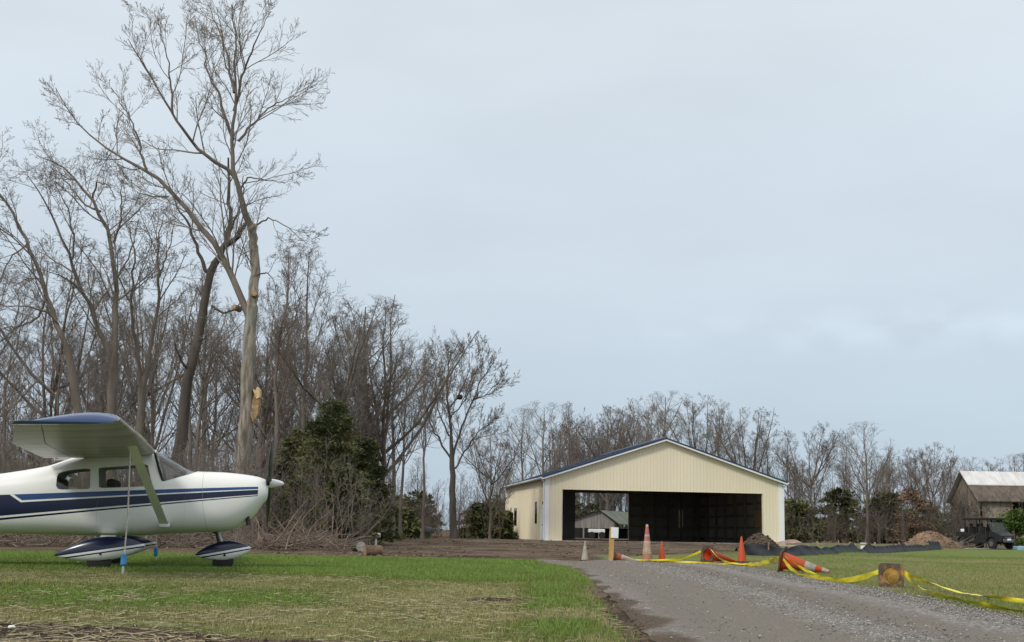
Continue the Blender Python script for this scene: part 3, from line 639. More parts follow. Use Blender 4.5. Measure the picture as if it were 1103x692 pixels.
for i in range(16):
    px = rn.uniform(400, 1140); Y = rn.uniform(140, 155)
    tree(px, rn.uniform(482,508), Y, rn.choice(['slim','slimb','oakb','vaseb']), 'one of many look-alike lower bare trees in the back row of the far wood', group='bare trees in the back row of the far wood', wide=1.2)
# deep wood and undergrowth as masses
def scatter(name, protos, pts, label, m, cat, s_rng):
    parts = []
    for (x,y,s,a,k) in pts:
        v, f = protos[k]; c_, s_ = math.cos(a), math.sin(a)
        w = np.stack([v[:,0]*c_-v[:,1]*s_, v[:,0]*s_+v[:,1]*c_, v[:,2]],1)*s; w += np.array([x,y,gz(x,y)]); parts.append((w,f))
    v,f = merge(parts); return tag(link(name, npmesh(name, v, f, m)), label, cat, kind='stuff')
def sapling(seed, H=4, stems=3):
    rng = np.random.default_rng(seed); ls = []
    for q in range(stems):
        n_ = 7; s = np.linspace(0,1,n_)[:,None]; d = rng.standard_normal(2)*.28
        p = np.concatenate([rng.standard_normal(2)*.15+d*s*H*.5, s*H*(.7+.4*rng.random())],1); p[1:,:2] += np.cumsum(rng.standard_normal((n_-1,2))*.08,axis=0)
        ls.append((p, .022*(1-.8*s[:,0])+.003, H*.8))
    pr = [rings(p[None],r[None],3) for p,r,_ in ls]
    pr += grow(rng, ls, [dict(k=9,ratio=.4,t0=.12,ang=(25,60),up=.1,n=4,ns=3,wob=.2), dict(k=6,ratio=.5,n=3,ns=3,wob=.2)], .0055)
    return merge(pr)
sap = [sapling(i) for i in range(5)]
rn = random.Random(8); pts = []
for i in range(440):
    Y = rn.uniform(33, 64); px = rn.uniform(-80, 405 if Y>36 else 330)
    if px > 285 and Y < 52: continue
    pts.append((P(px,580,Y).x, Y, rn.uniform(.35,.95)*(.6 if Y<36 else 1), rn.random()*6.3, rn.randrange(5)))
for i in range(26):
    Y = rn.uniform(39, 44); pts.append((P(rn.uniform(285,400),580,Y).x, Y, rn.uniform(.35,.8), rn.random()*6.3, rn.randrange(5)))
scatter('undergrowth', sap, pts, 'tangled brown saplings and brush filling the wood behind the aircraft', mat('brush', (.235,.20,.17), (.125,.102,.086), .8, .95, lo=.3, hi=.7), 'undergrowth', 0)
pts = []
for i in range(380):
    Y = rn.uniform(92, 116); px = rn.uniform(395, 1130)
    if 540 < px < 850: Y = rn.uniform(112, 128)
    if 600 < px < 700: Y += 30
    pts.append((P(px,580,Y).x, Y, rn.uniform(.5,1.05), rn.random()*6.3, rn.randrange(5)))
scatter('brushwood', sap, pts, 'brown brush along the foot of the far wood', mat('brush_far', (.17,.135,.11), (.085,.065,.055), .5, .95, lo=.3, hi=.7), 'undergrowth', 0)
# far trees merged (deep wood)
rng = np.random.default_rng(77)
def lowtree(seed, H=10):
    rng = np.random.default_rng(seed); n_ = 8; s = np.linspace(0,1,n_)[:,None]
    p = np.concatenate([np.cumsum(rng.standard_normal((n_,2))*.08,axis=0), s*H],1); r = .11*(1-.85*s[:,0])+.01
    return merge([rings(p[None],r[None],5)]+grow(rng,[(p,r,H)],[dict(k=14,ratio=.34,t0=.25,ang=(28,50),up=.18,n=6,ns=3),dict(k=6,ratio=.45,n=4,ns=3),dict(k=5,ratio=.5,n=3,ns=3)], .011))
lt = [lowtree(i) for i in range(4)]
pts = []
for i in range(210):
    Y = rn.uniform(145, 190); px = rn.uniform(-90, 1190) if i < 165 else rn.uniform(590,710); pts.append((P(px,580,Y).x, Y, rn.uniform(.75,1.15)*(Y/150)*(.74 if px>400 and not 590<px<700 else 1.15), rn.random()*6.3, rn.randrange(4)))
for i in range(44):
    Y = rn.uniform(80, 110); px = rn.uniform(-60, 400); pts.append((P(px,580,Y).x, Y, rn.uniform(.8,1.2), rn.random()*6.3, rn.randrange(4)))
scatter('deep_wood', lt, pts, 'deep bare woodland closing the view behind the nearer trees', mat('wood_far', (.185,.155,.135), (.105,.085,.075), .5, .95, lo=.3, hi=.7), 'woodland', 0)

# evergreens
def foliage(rng, N, fn, size, drop=.3):
    """fn(rng,N) -> positions and outward direction"""
    p, d = fn(rng, N); d = d+.5*rng.standard_normal(d.shape); d[:,2] -= drop*rng.random(len(d)); d /= np.linalg.norm(d,axis=1,keepdims=True)
    q = np.cross(d, rng.standard_normal(d.shape)); q /= np.linalg.norm(q,axis=1,keepdims=True)
    s = size*(.5+rng.random(len(p)))[:,None]; v = np.stack([p, p+d*s*.5+q*s*.22, p+d*s, p+d*s*.5-q*s*.22],1).reshape(-1,3)
    return v, 4*np.arange(len(p))[:,None]+np.array([[0,1,2,3]])
def conifer_pts(H, Rb, seed, nb=90, t0=.03, pw=.8):
    r2 = np.random.default_rng(seed); hz = t0+(.98-t0)*r2.random(nb)**.85; az = r2.random(nb)*6.283; ln = Rb*(1-hz)**pw*(.55+.6*r2.random(nb))+.12
    def fn(rng, N):
        w = ln/ln.sum(); i = rng.choice(nb, N, p=w); u = rng.random(N)**.6; r = u*ln[i]
        th = az[i]+.35*rng.standard_normal(N)*(.3+.7*u)
        z = hz[i]*H+.25*r-.15*r*r+.14*rng.standard_normal(N)*(1.2-u)
        d = np.stack([np.cos(th),np.sin(th),.25+0*th],-1); return np.stack([r*np.cos(th), r*np.sin(th), z],-1), d
    return fn
NEEDLE = attr_leaf('evergreen_needles', [(.045,.052,.022),(.08,.092,.036),(.12,.128,.05),(.17,.15,.08)], .8)
NEEDLE_Y = attr_leaf('yellowish_needles', [(.04,.045,.016),(.075,.088,.026),(.11,.125,.04),(.14,.12,.06)], .8)
def evergreen(px, pyt, Y, Rb, N, label, m=NEEDLE, seed=1, size=.17, nb=90, pw=.8, name='evergreen_tree', cat='evergreen tree', group=None):
    x = P(px,585,Y).x; z0 = gz(x,Y); H = P(px,pyt,Y).z-z0; o = thing(name, label, cat, (x,Y,z0), group=group); rng = np.random.default_rng(seed)
    mb = MB(); mb.tube([(0,0,-.1),(.04,0,H*.5),(0,.03,H*.96)], [.12,.07,.015], 8); mb.build('trunk', BARK_D, o, True)
    v,f = foliage(rng, N, conifer_pts(H,Rb,seed,nb,pw=pw), size); clump = np.repeat(np.clip(fbm(v[::4,0]*1.4+5,v[::4,2]*1.4,seed)*1.3-.2+.35*(rng.random(len(v)//4)-.5),0,1),4)
    link('crown', npmesh('evergreen_crown', v, f, m, tone=clump), o); return o
evergreen(352,432,46,1.9,34000,'tallest dark cedar right of the propeller', seed=1, size=.105, nb=170, pw=.6)
evergreen(386,474,48,1.5,19000,'dark cedar at the right end of the cedar clump', seed=2, size=.13, nb=120, pw=.45)
evergreen(322,462,50,1.7,16000,'dark cedar half hidden between the propeller and the tallest cedar', seed=3, size=.13, nb=110, pw=.5)
evergreen(318,520,41,1.0,9000,'low yellow-green cedar in front of the dark cedar clump', m=NEEDLE_Y, seed=4, size=.13)
evergreen(368,505,43,1.15,12000,'short dark cedar at the foot of the tallest cedar', seed=5, size=.15)
evergreen(300,500,47,1.3,9000,'dim cedar directly behind the propeller', seed=6)
for i,(px,t,Y,rb,lb) in enumerate([(425,548,86,2.2,'low dark evergreen bush right of the cedar clump'),(520,545,96,2.8,'dark evergreen bush just left of the hangar'),(548,553,100,2.0,'small dark evergreen touching the hangar far left corner'),
     (858,540,100,2.6,'dark evergreen beside the hangar right corner'),(905,525,106,2.6,'dark pointed evergreen between the red-tinged tree and the big spreading tree'),(955,530,104,3.0,'broad dark evergreen right of the big spreading tree trunk'),(995,560,104,1.6,'small dark evergreen behind the brown earth mound')]):
    evergreen(px,t,Y,rb,7000,lb,seed=20+i,size=.3,nb=60,pw=.5)
rn = random.Random(3); ev = []
for i in range(46):
    Y = rn.uniform(110,125); px = rn.uniform(400,1120); 
    if 590 < px < 700: Y += 32
    if i < 8: px = rn.uniform(-50,300); Y = rn.uniform(66,80)
    x = P(px,585,Y).x; v,f = foliage(np.random.default_rng(100+i), 1500, conifer_pts(rn.uniform(2.2,4.2), rn.uniform(1.6,2.8), i, 50, pw=.45), .38); ev.append((v+np.array([x,Y,gz(x,Y)]), f))
v,f = merge(ev); tag(link('evergreen_understorey', npmesh('evergreen_understorey', v, f, NEEDLE, tone=np.clip(fbm(v[:,0]*.8,v[:,2]*.8,4)*1.2-.25,0,1))), 'dark evergreen understorey low in the far wood', 'understorey', kind='stuff')
# oak holding its brown leaves left of the barn
x = P(985,585,96).x; o = thing('leafy_shrub','rust-brown shrub still holding dead leaves behind the earth mound','shrub',(x,96,gz(x,96)))
mb = MB(); mb.tube([(0,0,-.1),(.1,0,1.5),(-.1,.1,3.2)],[.08,.05,.01],6); mb.build('stem', BARK, o, True)
v,f = foliage(np.random.default_rng(9), 2600, conifer_pts(4.2,2.0,9,40,pw=.4), .24); link('foliage', npmesh('dead_leaves', v, f, attr_leaf('dead_leaves',[(.11,.07,.05),(.20,.13,.09),(.27,.18,.125)],.9), tone=np.repeat(RNG.random(len(v)//4),4)), o)
x = P(1093,585,90).x; o = thing('green_shrub','bright green shrub at the barn wall behind the utility vehicle','shrub',(x,90,gz(x,90)))
mb = MB(); mb.tube([(0,0,-.1),(.1,0,1.0),(0,.1,2.2)],[.06,.04,.01],6); mb.build('stem', BARK, o, True)
v,f = foliage(np.random.default_rng(19), 6000, conifer_pts(2.7,1.9,19,50,pw=.35), .2); link('foliage', npmesh('shrub_leaves', v, f, attr_leaf('shrub_leaves',[(.03,.05,.012),(.07,.12,.025),(.12,.18,.04)],.7), tone=np.clip(np.repeat(fbm(v[::4,0]*2,v[::4,2]*2,3)*1.3-.15,4),0,1)), o)
# brush pile of cut branches
def brush_pile(px, py, Y, label, seed, w=1.4, hh=.7, N=170):
    rng = np.random.default_rng(seed); p0 = P(px,py,Y); n_ = 5; x0 = rng.standard_normal((N,2))*np.array([w*.5,.5]); a = rng.random(N)*6.28; L = .6+1.3*rng.random(N); el = np.radians(5+50*rng.random(N)**1.6)
    D = np.stack([np.cos(a)*np.cos(el),np.sin(a)*np.cos(el)*.6,np.sin(el)],-1); s = np.linspace(0,1,n_)
    Pt = np.stack([x0[:,0],x0[:,1],rng.random(N)*hh*.5],-1)[:,None]+D[:,None]*(L[:,None]*s)[:,:,None]; Pt[:,1:] += np.cumsum(.05*rng.standard_normal((N,n_-1,3)),axis=1); Pt[:,:,2] = np.maximum(Pt[:,:,2],.01)
    Rr = (.006+.02*rng.random(N)**3)[:,None]*(1-.7*s)[None]
    z0 = gz(p0.x,Y); v,f = rings(Pt,Rr,4); v += np.array([p0.x,Y,z0]); v2,f2 = merge([(v,f)])
    return tag(link('brush_pile', npmesh('brush_pile', v2, f2, mat('dead_branches',(.27,.21,.165),(.13,.1,.08),2,.95))), label, 'brush pile')
brush_pile(345,590,37,'pile of grey cut branches in front of the dark cedars',3,.8,.6,120)
brush_pile(298,594,35,'tangle of brown cut brush behind the nose wheel',4,1.1,.5,200)
brush_pile(30,592,34,'low heap of reddish brush behind the aircraft tail',5,2.2,.3,220)
brush_pile(195,592,34.5,'low heap of brush seen between the wheels of the aircraft',6,1.8,.25,150)

# ================================================================== aircraft
YAW = R(11.5); OX, OY = -6.07, 19.3; OZ = gz(OX, OY)-.03
ca, sa_ = math.cos(YAW), math.sin(YAW)
def loc(px, py, yoff=0.0):
    d = ray(px,py); s = (d.x*(OY+yoff*ca)-OX+yoff*sa_)/(ca-d.x*sa_); Yw = OY+s*sa_+yoff*ca
    return s, CAMZ+d.z*Yw-OZ
WHITE = mat('aircraft_white_paint', (.80,.80,.78), (.74,.745,.73), .8, .28, spec=.5, coat=.4, c3=(.70,.70,.67), scale3=1.4)
WING_M = mat('weathered_wing_paint', (.46,.43,.36), (.24,.22,.175), 1.8, .34, .02, metal=.25, spec=.5, stretch=(.5,2.2,1), lo=.35, hi=.68, c3=(.44,.39,.30), scale3=1.1)
STRUTM = mat('strut_paint', (.72,.68,.60), (.62,.58,.51), 3, .4)
NAVY = mat('navy_paint', (.028,.065,.17), (.022,.05,.135), 2, .25, spec=.5, coat=.5)
DARK = mat('black_rubber', (.018,.018,.018), (.03,.028,.026), 8, .8)
STEEL = mat('bare_steel', (.45,.45,.44), (.3,.3,.29), 6, .35, metal=.9)
DKMET = mat('dark_metal', (.05,.05,.052), (.03,.03,.03), 6, .45, metal=.6)
# livery: stripes as a function of position along the fuselage
lv, n, l, b = _new('aircraft_livery')
b.inputs['Roughness'].default_value = .26; b.inputs['Coat Weight'].default_value = .12; b.inputs['Specular IOR Level'].default_value = .4
tc = n.new('ShaderNodeTexCoord'); sp = n.new('ShaderNodeSeparateXYZ'); l.new(tc.outputs['Object'], sp.inputs[0])
def M(op, a, b_=None, c=None):
    q = n.new('ShaderNodeMath'); q.operation = op
    for i,vv in enumerate((a,b_,c)):
        if vv is None: continue
        if isinstance(vv,(int,float)): q.inputs[i].default_value = vv
        else: l.new(vv, q.inputs[i])
    return q.outputs[0]
def lin(pa, pb, yoff=-.5):
    (s1,z1),(s2,z2) = loc(*pa,yoff), loc(*pb,yoff); k = (z2-z1)/(s2-s1); return k, z1-k*s1
kt, bt = lin((14,532.8),(278,524.0)); kb, bb = lin((0,560.5),(278,534.2))
zt = M('MULTIPLY_ADD', sp.outputs[0], kt, bt); zb = M('MULTIPLY_ADD', sp.outputs[0], kb, bb)
vv = M('DIVIDE', M('SUBTRACT', sp.outputs[2], zb), M('SUBTRACT', zt, zb))
rp = n.new('ShaderNodeValToRGB'); rp.color_ramp.interpolation = 'CONSTANT'; e = rp.color_ramp.elements
BL, DN, WH = (.014,.055,.18,1), (.005,.010,.042,1), (.78,.78,.76,1)
e[0].position = 0; e[0].color = WH; e[1].position = .12; e[1].color = DN
for p_, c_ in ((.19,WH),(.255,DN),(.66,WH),(.72,BL),(.93,WH)): x = e.new(p_); x.color = c_
# remap: v' = .12 + v*.81
l.new(M('MULTIPLY_ADD', vv, .81, .12), rp.inputs[0])
# rear of the diagonal everything is dark
sd_, zd_ = loc(12,533,-.5); sd2, zd2 = loc(24,541,-.5); kd = (sd2-sd_)/(zd2-zd_)
dl = M('SUBTRACT', sp.outputs[0], M('MULTIPLY_ADD', sp.outputs[2], kd, sd_-kd*zd_))    # >0 ahead of the diagonal
upz = M('MULTIPLY', M('GREATER_THAN', vv, .665), M('LESS_THAN', vv, 1.0))
beh = M('MULTIPLY', upz, M('LESS_THAN', dl, 0)); dia = M('MULTIPLY', upz, M('LESS_THAN', M('ABSOLUTE', dl), .03))
def mxc(f, a, col_):
    q = n.new('ShaderNodeMix'); q.data_type = 'RGBA'; l.new(f, q.inputs[0]); l.new(a, q.inputs[6]); q.inputs[7].default_value = col_; return q.outputs[2]
c0 = mxc(dia, mxc(beh, rp.outputs[0], DN), WH)
s_end = loc(278,530,-.45)[0]; c0 = mxc(M('GREATER_THAN', sp.outputs[0], s_end), c0, WH)
# panel seams
s_p = loc(217,540,-.5)[0]; curve = M('MULTIPLY', M('POWER', M('SUBTRACT', 1.3, sp.outputs[2]), 2.0), .22)
seam = M('LESS_THAN', M('ABSOLUTE', M('SUBTRACT', sp.outputs[0], M('ADD', curve, s_p))), .0035)
s_q = loc(104,560,-.5)[0]; seam2 = M('MULTIPLY', M('LESS_THAN', M('ABSOLUTE', M('SUBTRACT', sp.outputs[0], s_q)), .003), M('LESS_THAN', sp.outputs[2], 1.0))
s_r = loc(196,520,-.5)[0]; seam3 = M('MULTIPLY', M('LESS_THAN', M('ABSOLUTE', M('SUBTRACT', sp.outputs[0], s_r+.06)), .002), M('LESS_THAN', sp.outputs[2], 1.33))
c0 = mxc(M('MULTIPLY', seam, .55), c0, (.2,.2,.19,1)); c0 = mxc(M('MULTIPLY', seam2, .35), c0, (.3,.3,.28,1)); c0 = mxc(M('MULTIPLY', seam3, .3), c0, (.3,.3,.28,1))
nzz = n.new('ShaderNodeTexNoise'); nzz.inputs['Scale'].default_value = 1.5; nzz.inputs['Detail'].default_value = 6; l.new(tc.outputs['Object'], nzz.inputs['Vector'])
gr = n.new('ShaderNodeMix'); gr.data_type = 'RGBA'; gr.blend_type = 'MULTIPLY'; l.new(M('MULTIPLY', nzz.outputs[0], .18), gr.inputs[0]); l.new(c0, gr.inputs[6]); gr.inputs[7].default_value = (.6,.6,.52,1)
l.new(gr.outputs[2], b.inputs['Base Color'])

AC = thing('parked_aircraft', 'white high-wing light aircraft with navy stripes and wheel fairings on the lawn', 'airplane', (OX,OY,OZ), (0,0,YAW))
def zpx(px, py, yoff=0): return loc(px,py,yoff)
# stations: s, zbot, ztop, half width, exponent, zc
ST = [(-5.35,.98,1.22,.05,2,1.1),(-4.6,.86,1.28,.13,2.2,1.08),(-3.4,.68,1.34,.27,2.4,1.02),(-2.4,.57,1.37,.37,2.6,.99)]
T = [(0,511,574.5),(30,506.5,575.5),(55,502,576.2)]
for px,t,bt_ in T:
    s,zt_ = zpx(px,t); _,zb_ = zpx(px,bt_,-.1); ST.append((s,zb_,zt_,.43+.035*(px/27.5),2.9,.96))
s0 = ST[-1][0]
zb0 = zpx(145,577.3,-.1)[1]
ST += [(s0+.28,zb0-.005,1.64,.52,3.2,.97),(s0+.6,zb0-.01,1.75,.54,3.4,.97),(-.1,zb0-.01,1.83,.55,3.5,.97),(.25,zb0,1.84,.55,3.5,.97)]
sw,zw = zpx(168,484); ST.append((sw-.02,zb0+.005,zw,.545,3.3,.97))
for px,t,bt_,hw,n_ in [(180,491.5,575,.535,3.0),(190,497.5,575,.525,3.0),(200,504,574.5,.515,2.9),(209,508.2,574,.505,2.9),(225,508.6,573.6,.475,2.8),(240,509,573.5,.44,2.6),(252,510,572,.415,2.5),(262,511.2,568,.385,2.4),(270,512.3,562,.355,2.3),(277,513.4,555.5,.32,2.2),(282,514.8,549,.285,2.1),(285.5,516.5,542,.245,2.0)]:
    s,zt_ = zpx(px,t); _,zb_ = zpx(px,bt_); ST.append((s,zb_,zt_,hw,n_,.97+.20*max(0,(px-225)/60)))
ST = np.array(ST)
def section(s, shr=0.0):
    zb_, zt_, hw, n_, zc = (np.interp(s, ST[:,0], ST[:,i]) for i in (1,2,3,4,5)); zb_ += shr; zt_ -= shr; hw -= shr
    NP = 96; a = 2*PI*np.arange(NP)/NP; c_, s_ = np.cos(a), np.sin(a); e = 2/n_
    y = hw*np.sign(c_)*np.abs(c_)**e; z = np.where(s_>0, zc+(zt_-zc)*np.abs(s_)**e, zc-(zc-zb_)*np.abs(s_)**e)
    # cabin sides lean in towards the roof
    k = np.clip((z-1.15)/.6,0,1)*np.clip((s+1.2)/.5,0,1)*np.clip((sw+.4-s)/.3,0,1); y = y*(1-.10*k)
    return [(s,float(yy_),float(zz_)) for yy_,zz_ in zip(y,z)]
def smooth_stations(a, b, step): return np.arange(a, b+1e-6, step)
# smooth the table
ss = np.arange(-5.35, ST[-1,0], .05); sm_tab = np.stack([np.interp(ss, ST[:,0], ST[:,i]) for i in range(6)],1)
keep = sm_tab.copy(); 
for _ in range(3): sm_tab[1:-1,1:] = .25*sm_tab[:-2,1:]+.5*sm_tab[1:-1,1:]+.25*sm_tab[2:,1:]
ST = np.concatenate([sm_tab, ST[-1:]])
ringsF = [section(s) for s in np.concatenate([np.arange(-5.35,-1.9,.15), np.arange(-1.9, ST[-2,0], .05), [ST[-1,0]]])]
# rounded nose bowl
sl_, zb_, zt_, hw_ = ST[-1,0], ST[-1,1], ST[-1,2], ST[-1,3]; last = ringsF[-1]; cz = (zb_+zt_)/2+.03
for f_, dx in ((.9,.025),(.72,.045),(.45,.055),(.2,.057)): ringsF.append([(sl_+dx, p[1]*f_, cz+(p[2]-cz)*f_) for p in last])
def tmp(name, mbx, m=None): o = mbx.build(name, m or WHITE); return o
fus = MB().loft(ringsF).build('fuselage', lv, None, True)
inner = MB().loft([section(s,.035) for s in np.arange(-.98, sw+.42, .06)]).build('cut_a', WHITE)
def sidepoly(pts, yo=-.5): return [(loc(a,b_,yo)[0],0,loc(a,b_,yo)[1]) for a,b_ in pts]
W1 = sidepoly([(61,513),(63,510),(67,508),(78,506),(90,505),(96.5,505),(97.3,507),(97.3,525.5),(95.5,527),(66,527.6),(62,526.5),(60.3,523)])
W2 = sidepoly([(106,505.5),(108,504),(130,502.4),(156,500.3),(159,501.5),(164.5,523),(163,524),(110,526),(107,525)])
W3 = sidepoly([(165.2,492),(169,474),(184,482),(212,500),(211.5,507.5),(208,508.9),(203,511),(194,513.6),(184,516.7),(175.5,519),(174,517.5)])
cuts = []
for i,w in enumerate((W1,W2,W3)): cuts.append(MB().prism(w,(0,-1.2,0),(0,1.2,0)).build('cut_w', WHITE))
def boolean(o, c, op='DIFFERENCE'):
    md = o.modifiers.new('b','BOOLEAN'); md.object = c; md.operation = op; md.solver = 'EXACT'
    dg = bpy.context.evaluated_depsgraph_get(); dg.update(); me = bpy.data.meshes.new_from_object(o.evaluated_get(dg)); o.modifiers.clear(); o.data = me
for c in [inner]+cuts: boolean(fus, c)
for c in [inner]+cuts: bpy.data.objects.remove(c)
fus.parent = AC
try: fus.data.set_sharp_from_angle(angle=R(35))
except Exception: pass
# glazing: the skin itself, a little inside the wall, kept where the openings are
def inpoly(s, z, poly, grow_=.03):
    cx_ = sum(p[0] for p in poly)/len(poly); cz_ = sum(p[2] for p in poly)/len(poly); c_ = False; n_ = len(poly)
    pp = [(cx_+(p[0]-cx_)*(1+grow_/.25), cz_+(p[2]-cz_)*(1+grow_/.12)) for p in poly]; j = n_-1
    for i in range(n_):
        if (pp[i][1]>z)!=(pp[j][1]>z) and s < (pp[j][0]-pp[i][0])*(z-pp[i][1])/(pp[j][1]-pp[i][1])+pp[i][0]: c_ = not c_
        j = i
    return c_
GLS = glass('cabin_glass', (.90,.92,.92), .07)
gs = np.arange(-1.05, sw+.75, .03); GRI = [section(s,.012) for s in gs]
for nm, w, sides in (('rear_window',W1,(-1,1)),('door_window',W2,(-1,1)),('windshield',W3,(0,))):
    for sd0 in sides:
        mb = MB(); vs = [v for r_ in GRI for v in r_]; fs = []
        for i in range(len(GRI)-1):
            for k in range(96):
                q = (i*96+k, i*96+(k+1)%96, (i+1)*96+(k+1)%96, (i+1)*96+k); c_ = [sum(vs[t_][d_] for t_ in q)/4 for d_ in range(3)]
                if sd0 and c_[1]*sd0 < 0: continue
                if c_[2] < 1.1: continue
                if inpoly(c_[0],c_[2],w, .05 if sd0 else .03): fs.append(q)
        mb.add(vs, fs); o = mb.build(nm, GLS, AC, True)
        bm = bmesh.new(); bm.from_mesh(o.data); bmesh.ops.delete(bm, geom=[v for v in bm.verts if not v.link_faces], context='VERTS'); bm.to_mesh(o.data); bm.free()
# cabin interior
SEAT = mat('seat_fabric', (.05,.045,.045), (.03,.028,.028), 10, .9)
for (sx, sy) in ((.28,-.26),(.28,.26),(-.5,0)):
    wd = .42 if sy else .9
    mb = MB(); mb.box((sx,sy,.88),(.45,wd,.14),bev=.04); mb.box((sx-.22,sy,1.13),(.12,wd,.42),Matrix.Rotation(R(-10),3,'Y'),bev=.04)
    mb.build('seat', SEAT, AC, True)
mb = MB(); mb.box((.98,0,1.28),(.1,.86,.28),bev=.03); mb.build('instrument_panel', DARK, AC, True)
mb = MB(); mb.tube([(.93,-.26,1.27),(.80,-.26,1.27)],.012,8); mb.tube([(.80,-.26+.12*math.cos(t),1.27+.09*math.sin(t)) for t in np.linspace(-.6,PI+.6,12)],.013,6); mb.build('control_yoke', DARK, AC, True)
for sy in (-1,1):
    mb = MB(); mb.tube([(sw+.02,sy*.46,1.74),(sw+.1,sy*.49,1.5),(sw+.16,sy*.5,1.33)],.018,8); mb.build('cabin_post', DARK, AC, True)
# wings
def naca(x, t=.12): return 5*t*(.2969*np.sqrt(x)-.1260*x-.3516*x**2+.2843*x**3-.1036*x**4)
def camber(x, m_=.022, p=.4): return np.where(x<p, m_/p**2*(2*p*x-x*x), m_/(1-p)**2*((1-2*p)+2*p*x-x*x))
sLE, zLE = sw+.02, 1.80
def wing_par(ay):      # |y| -> LE s, chord, z of chord line, thickness ratio
    t = np.clip((ay-2.9)/(5.15-2.9),0,1)
    return sLE-.05*t, 1.60*(1-t)+1.15*t, 1.752+.021*ay, .13-.005*t
def wsec(ay, sy, f0, f1, n_=18, dz=0, cl=1):
    le, ch, zc, th = wing_par(ay); x = f0+(f1-f0)*(1-np.cos(np.linspace(0,PI,n_)))/2
    up = camber(x)+naca(x,th); lo = camber(x)-naca(x,th)*.85
    P_ = [(le-xx*ch, sy*ay, zc+u*ch+dz-.085*(xx)*ch) for xx,u in zip(x,up)]+[(le-xx*ch, sy*ay, zc+u*ch+dz-.085*xx*ch) for xx,u in zip(x[::-1],lo[::-1])]
    return P_
for sy in (-1,1):
    wg = MB().loft([wsec(a_,sy,0,.745 if a_>.55 else .995) for a_ in (.35,.54,.56,1.2,2.0,2.9,3.6,4.4,5.15)]).build('wing', WING_M, AC, True, 30)
    MB().loft([wsec(a_,sy,.752,1,8) for a_ in (.575,1.3,2.1,2.86)]).build('flap', WING_M, wg, True, 30)
    MB().loft([wsec(a_,sy,.752,1,8) for a_ in (2.885,3.6,4.4,5.13)]).build('aileron', WING_M, wg, True, 30)
    # tip fairing
    tr = []
    for ay, k in ((5.152,1.0),(5.22,.99),(5.30,.95),(5.37,.86),(5.42,.70),(5.445,.45),(5.452,.2)):
        sec = [(p_[0],p_[1],p_[2]) for p_ in wsec(5.15,sy,0,1,18)]; cxm = sum(p[0] for p in sec)/len(sec)+.05; czm = sum(p[2] for p in sec)/len(sec)
        tr.append([(cxm+(p[0]-cxm)*(.86+.14*k)*1.005, sy*ay, czm+(p[2]-czm)*k*1.03-.10*(ay-5.15)) for p in sec])
    MB().loft(tr).build('wing_tip', NAVY, wg, True, 50)
    mb = MB(); mb.tube([wsec(4.2,sy,0,1)[17][:0] or (sLE-.9,sy*3.9,1.80),(sLE-.9,sy*3.9,1.74)],.035,10); mb.build('inspection_plate', WING_M, wg, True)
    # strut
    def strut(a, b_, ch, th):
        a, b_ = Vector(a), Vector(b_); prof = [(ch*(.5-xx), th*y_) for xx,y_ in [(0,0),(.08,.36),(.25,.5),(.5,.42),(.8,.18),(1,0),(.8,-.18),(.5,-.42),(.25,-.5),(.08,-.36)]]
        return [[(p.x+u, p.y, p.z+v_) if False else (p.x+u, p.y+v_*.8*sy, p.z+v_*.6) for u,v_ in prof] for p in (a, a.lerp(b_,.5), b_)]
    zf = loc(177,566,-.5)
    MB().loft(strut((sLE-.16,sy*2.35,wing_par(2.35)[2]-.09),(zf[0],sy*.50,zf[1]+.01),.13,.055)).build('wing_strut', WHITE, AC, True, 60)
    MB().box((zf[0],sy*.505,zf[1]),(.16,.035,.06),bev=.015).build('strut_fairing', WHITE, AC, True)
# cabin roof fairing in front of the wing root: windshield top frame
# tail (outside the frame)
mb = MB(); fin = [(-4.55,0,1.28),(-5.05,0,2.35),(-5.45,0,2.35),(-5.5,0,1.1),(-5.2,0,1.05)]; mb.prism(fin,(0,-.04,0),(0,.04,0)); mb.build('tail_fin', WHITE, AC)
for sy in (-1,1):
    mb = MB(); mb.prism([(-4.55,sy*.05,1.14),(-4.75,sy*1.65,1.14),(-5.3,sy*1.68,1.14),(-5.4,sy*.1,1.14)],(0,0,-.03),(0,0,.03)); mb.build('stabilizer', WHITE, AC)
# propeller and spinner
sh, zh = loc(291.5,520.8); shb = ST[-1,0]+.055
tipS = loc(306.3,520.8)[0]
mb = MB(); sr = .075
mb.loft([[ (sh-.05+(tipS-sh+.05)*u, sr*math.sqrt(max(0,1-u**1.4))*math.cos(t) if u<1 else .002*math.cos(t), zh+(sr*math.sqrt(max(0,1-u**1.4)) if u<1 else .002)*math.sin(t)) for t in np.linspace(0,2*PI,25)[:-1]] for u in np.linspace(0,.995,12)])
spn = mb.build('spinner', WHITE, AC, True, 60)
mb = MB(); mb.tube([(shb-.03,0,zh),(sh-.045,0,zh)],.09,16); mb.tube([(sh-.06,0,zh),(sh-.03,0,zh)],.085,16); mb.build('propeller_hub', DKMET, AC, True)
for k in (0,1):
    rt = Matrix.Rotation(R(47)+k*PI,3,'X'); rr_ = []
    for u in np.linspace(.06,1,12):
        ch = .035+.035*math.sin(min(1,u*1.6)*PI*.5)*(1-.45*max(0,u-.6)/.4); th = .03*(1-u)+.007; tw_ = R(50-38*u); q = []
        for t in np.linspace(0,2*PI,13)[:-1]:
            a_, b_ = ch*math.cos(t)*.9, th*math.sin(t); v_ = Vector((a_*math.sin(tw_)+b_*math.cos(tw_), a_*math.cos(tw_)-b_*math.sin(tw_), u*.93)); v_ = rt@v_; q.append((sh-.02+v_.x, v_.y, zh+v_.z))
        rr_.append(q)
    MB().loft(rr_).build('propeller_blade', mat('blade_grey',(.13,.13,.13),(.08,.08,.08),6,.5,metal=.1), AC, True, 50)
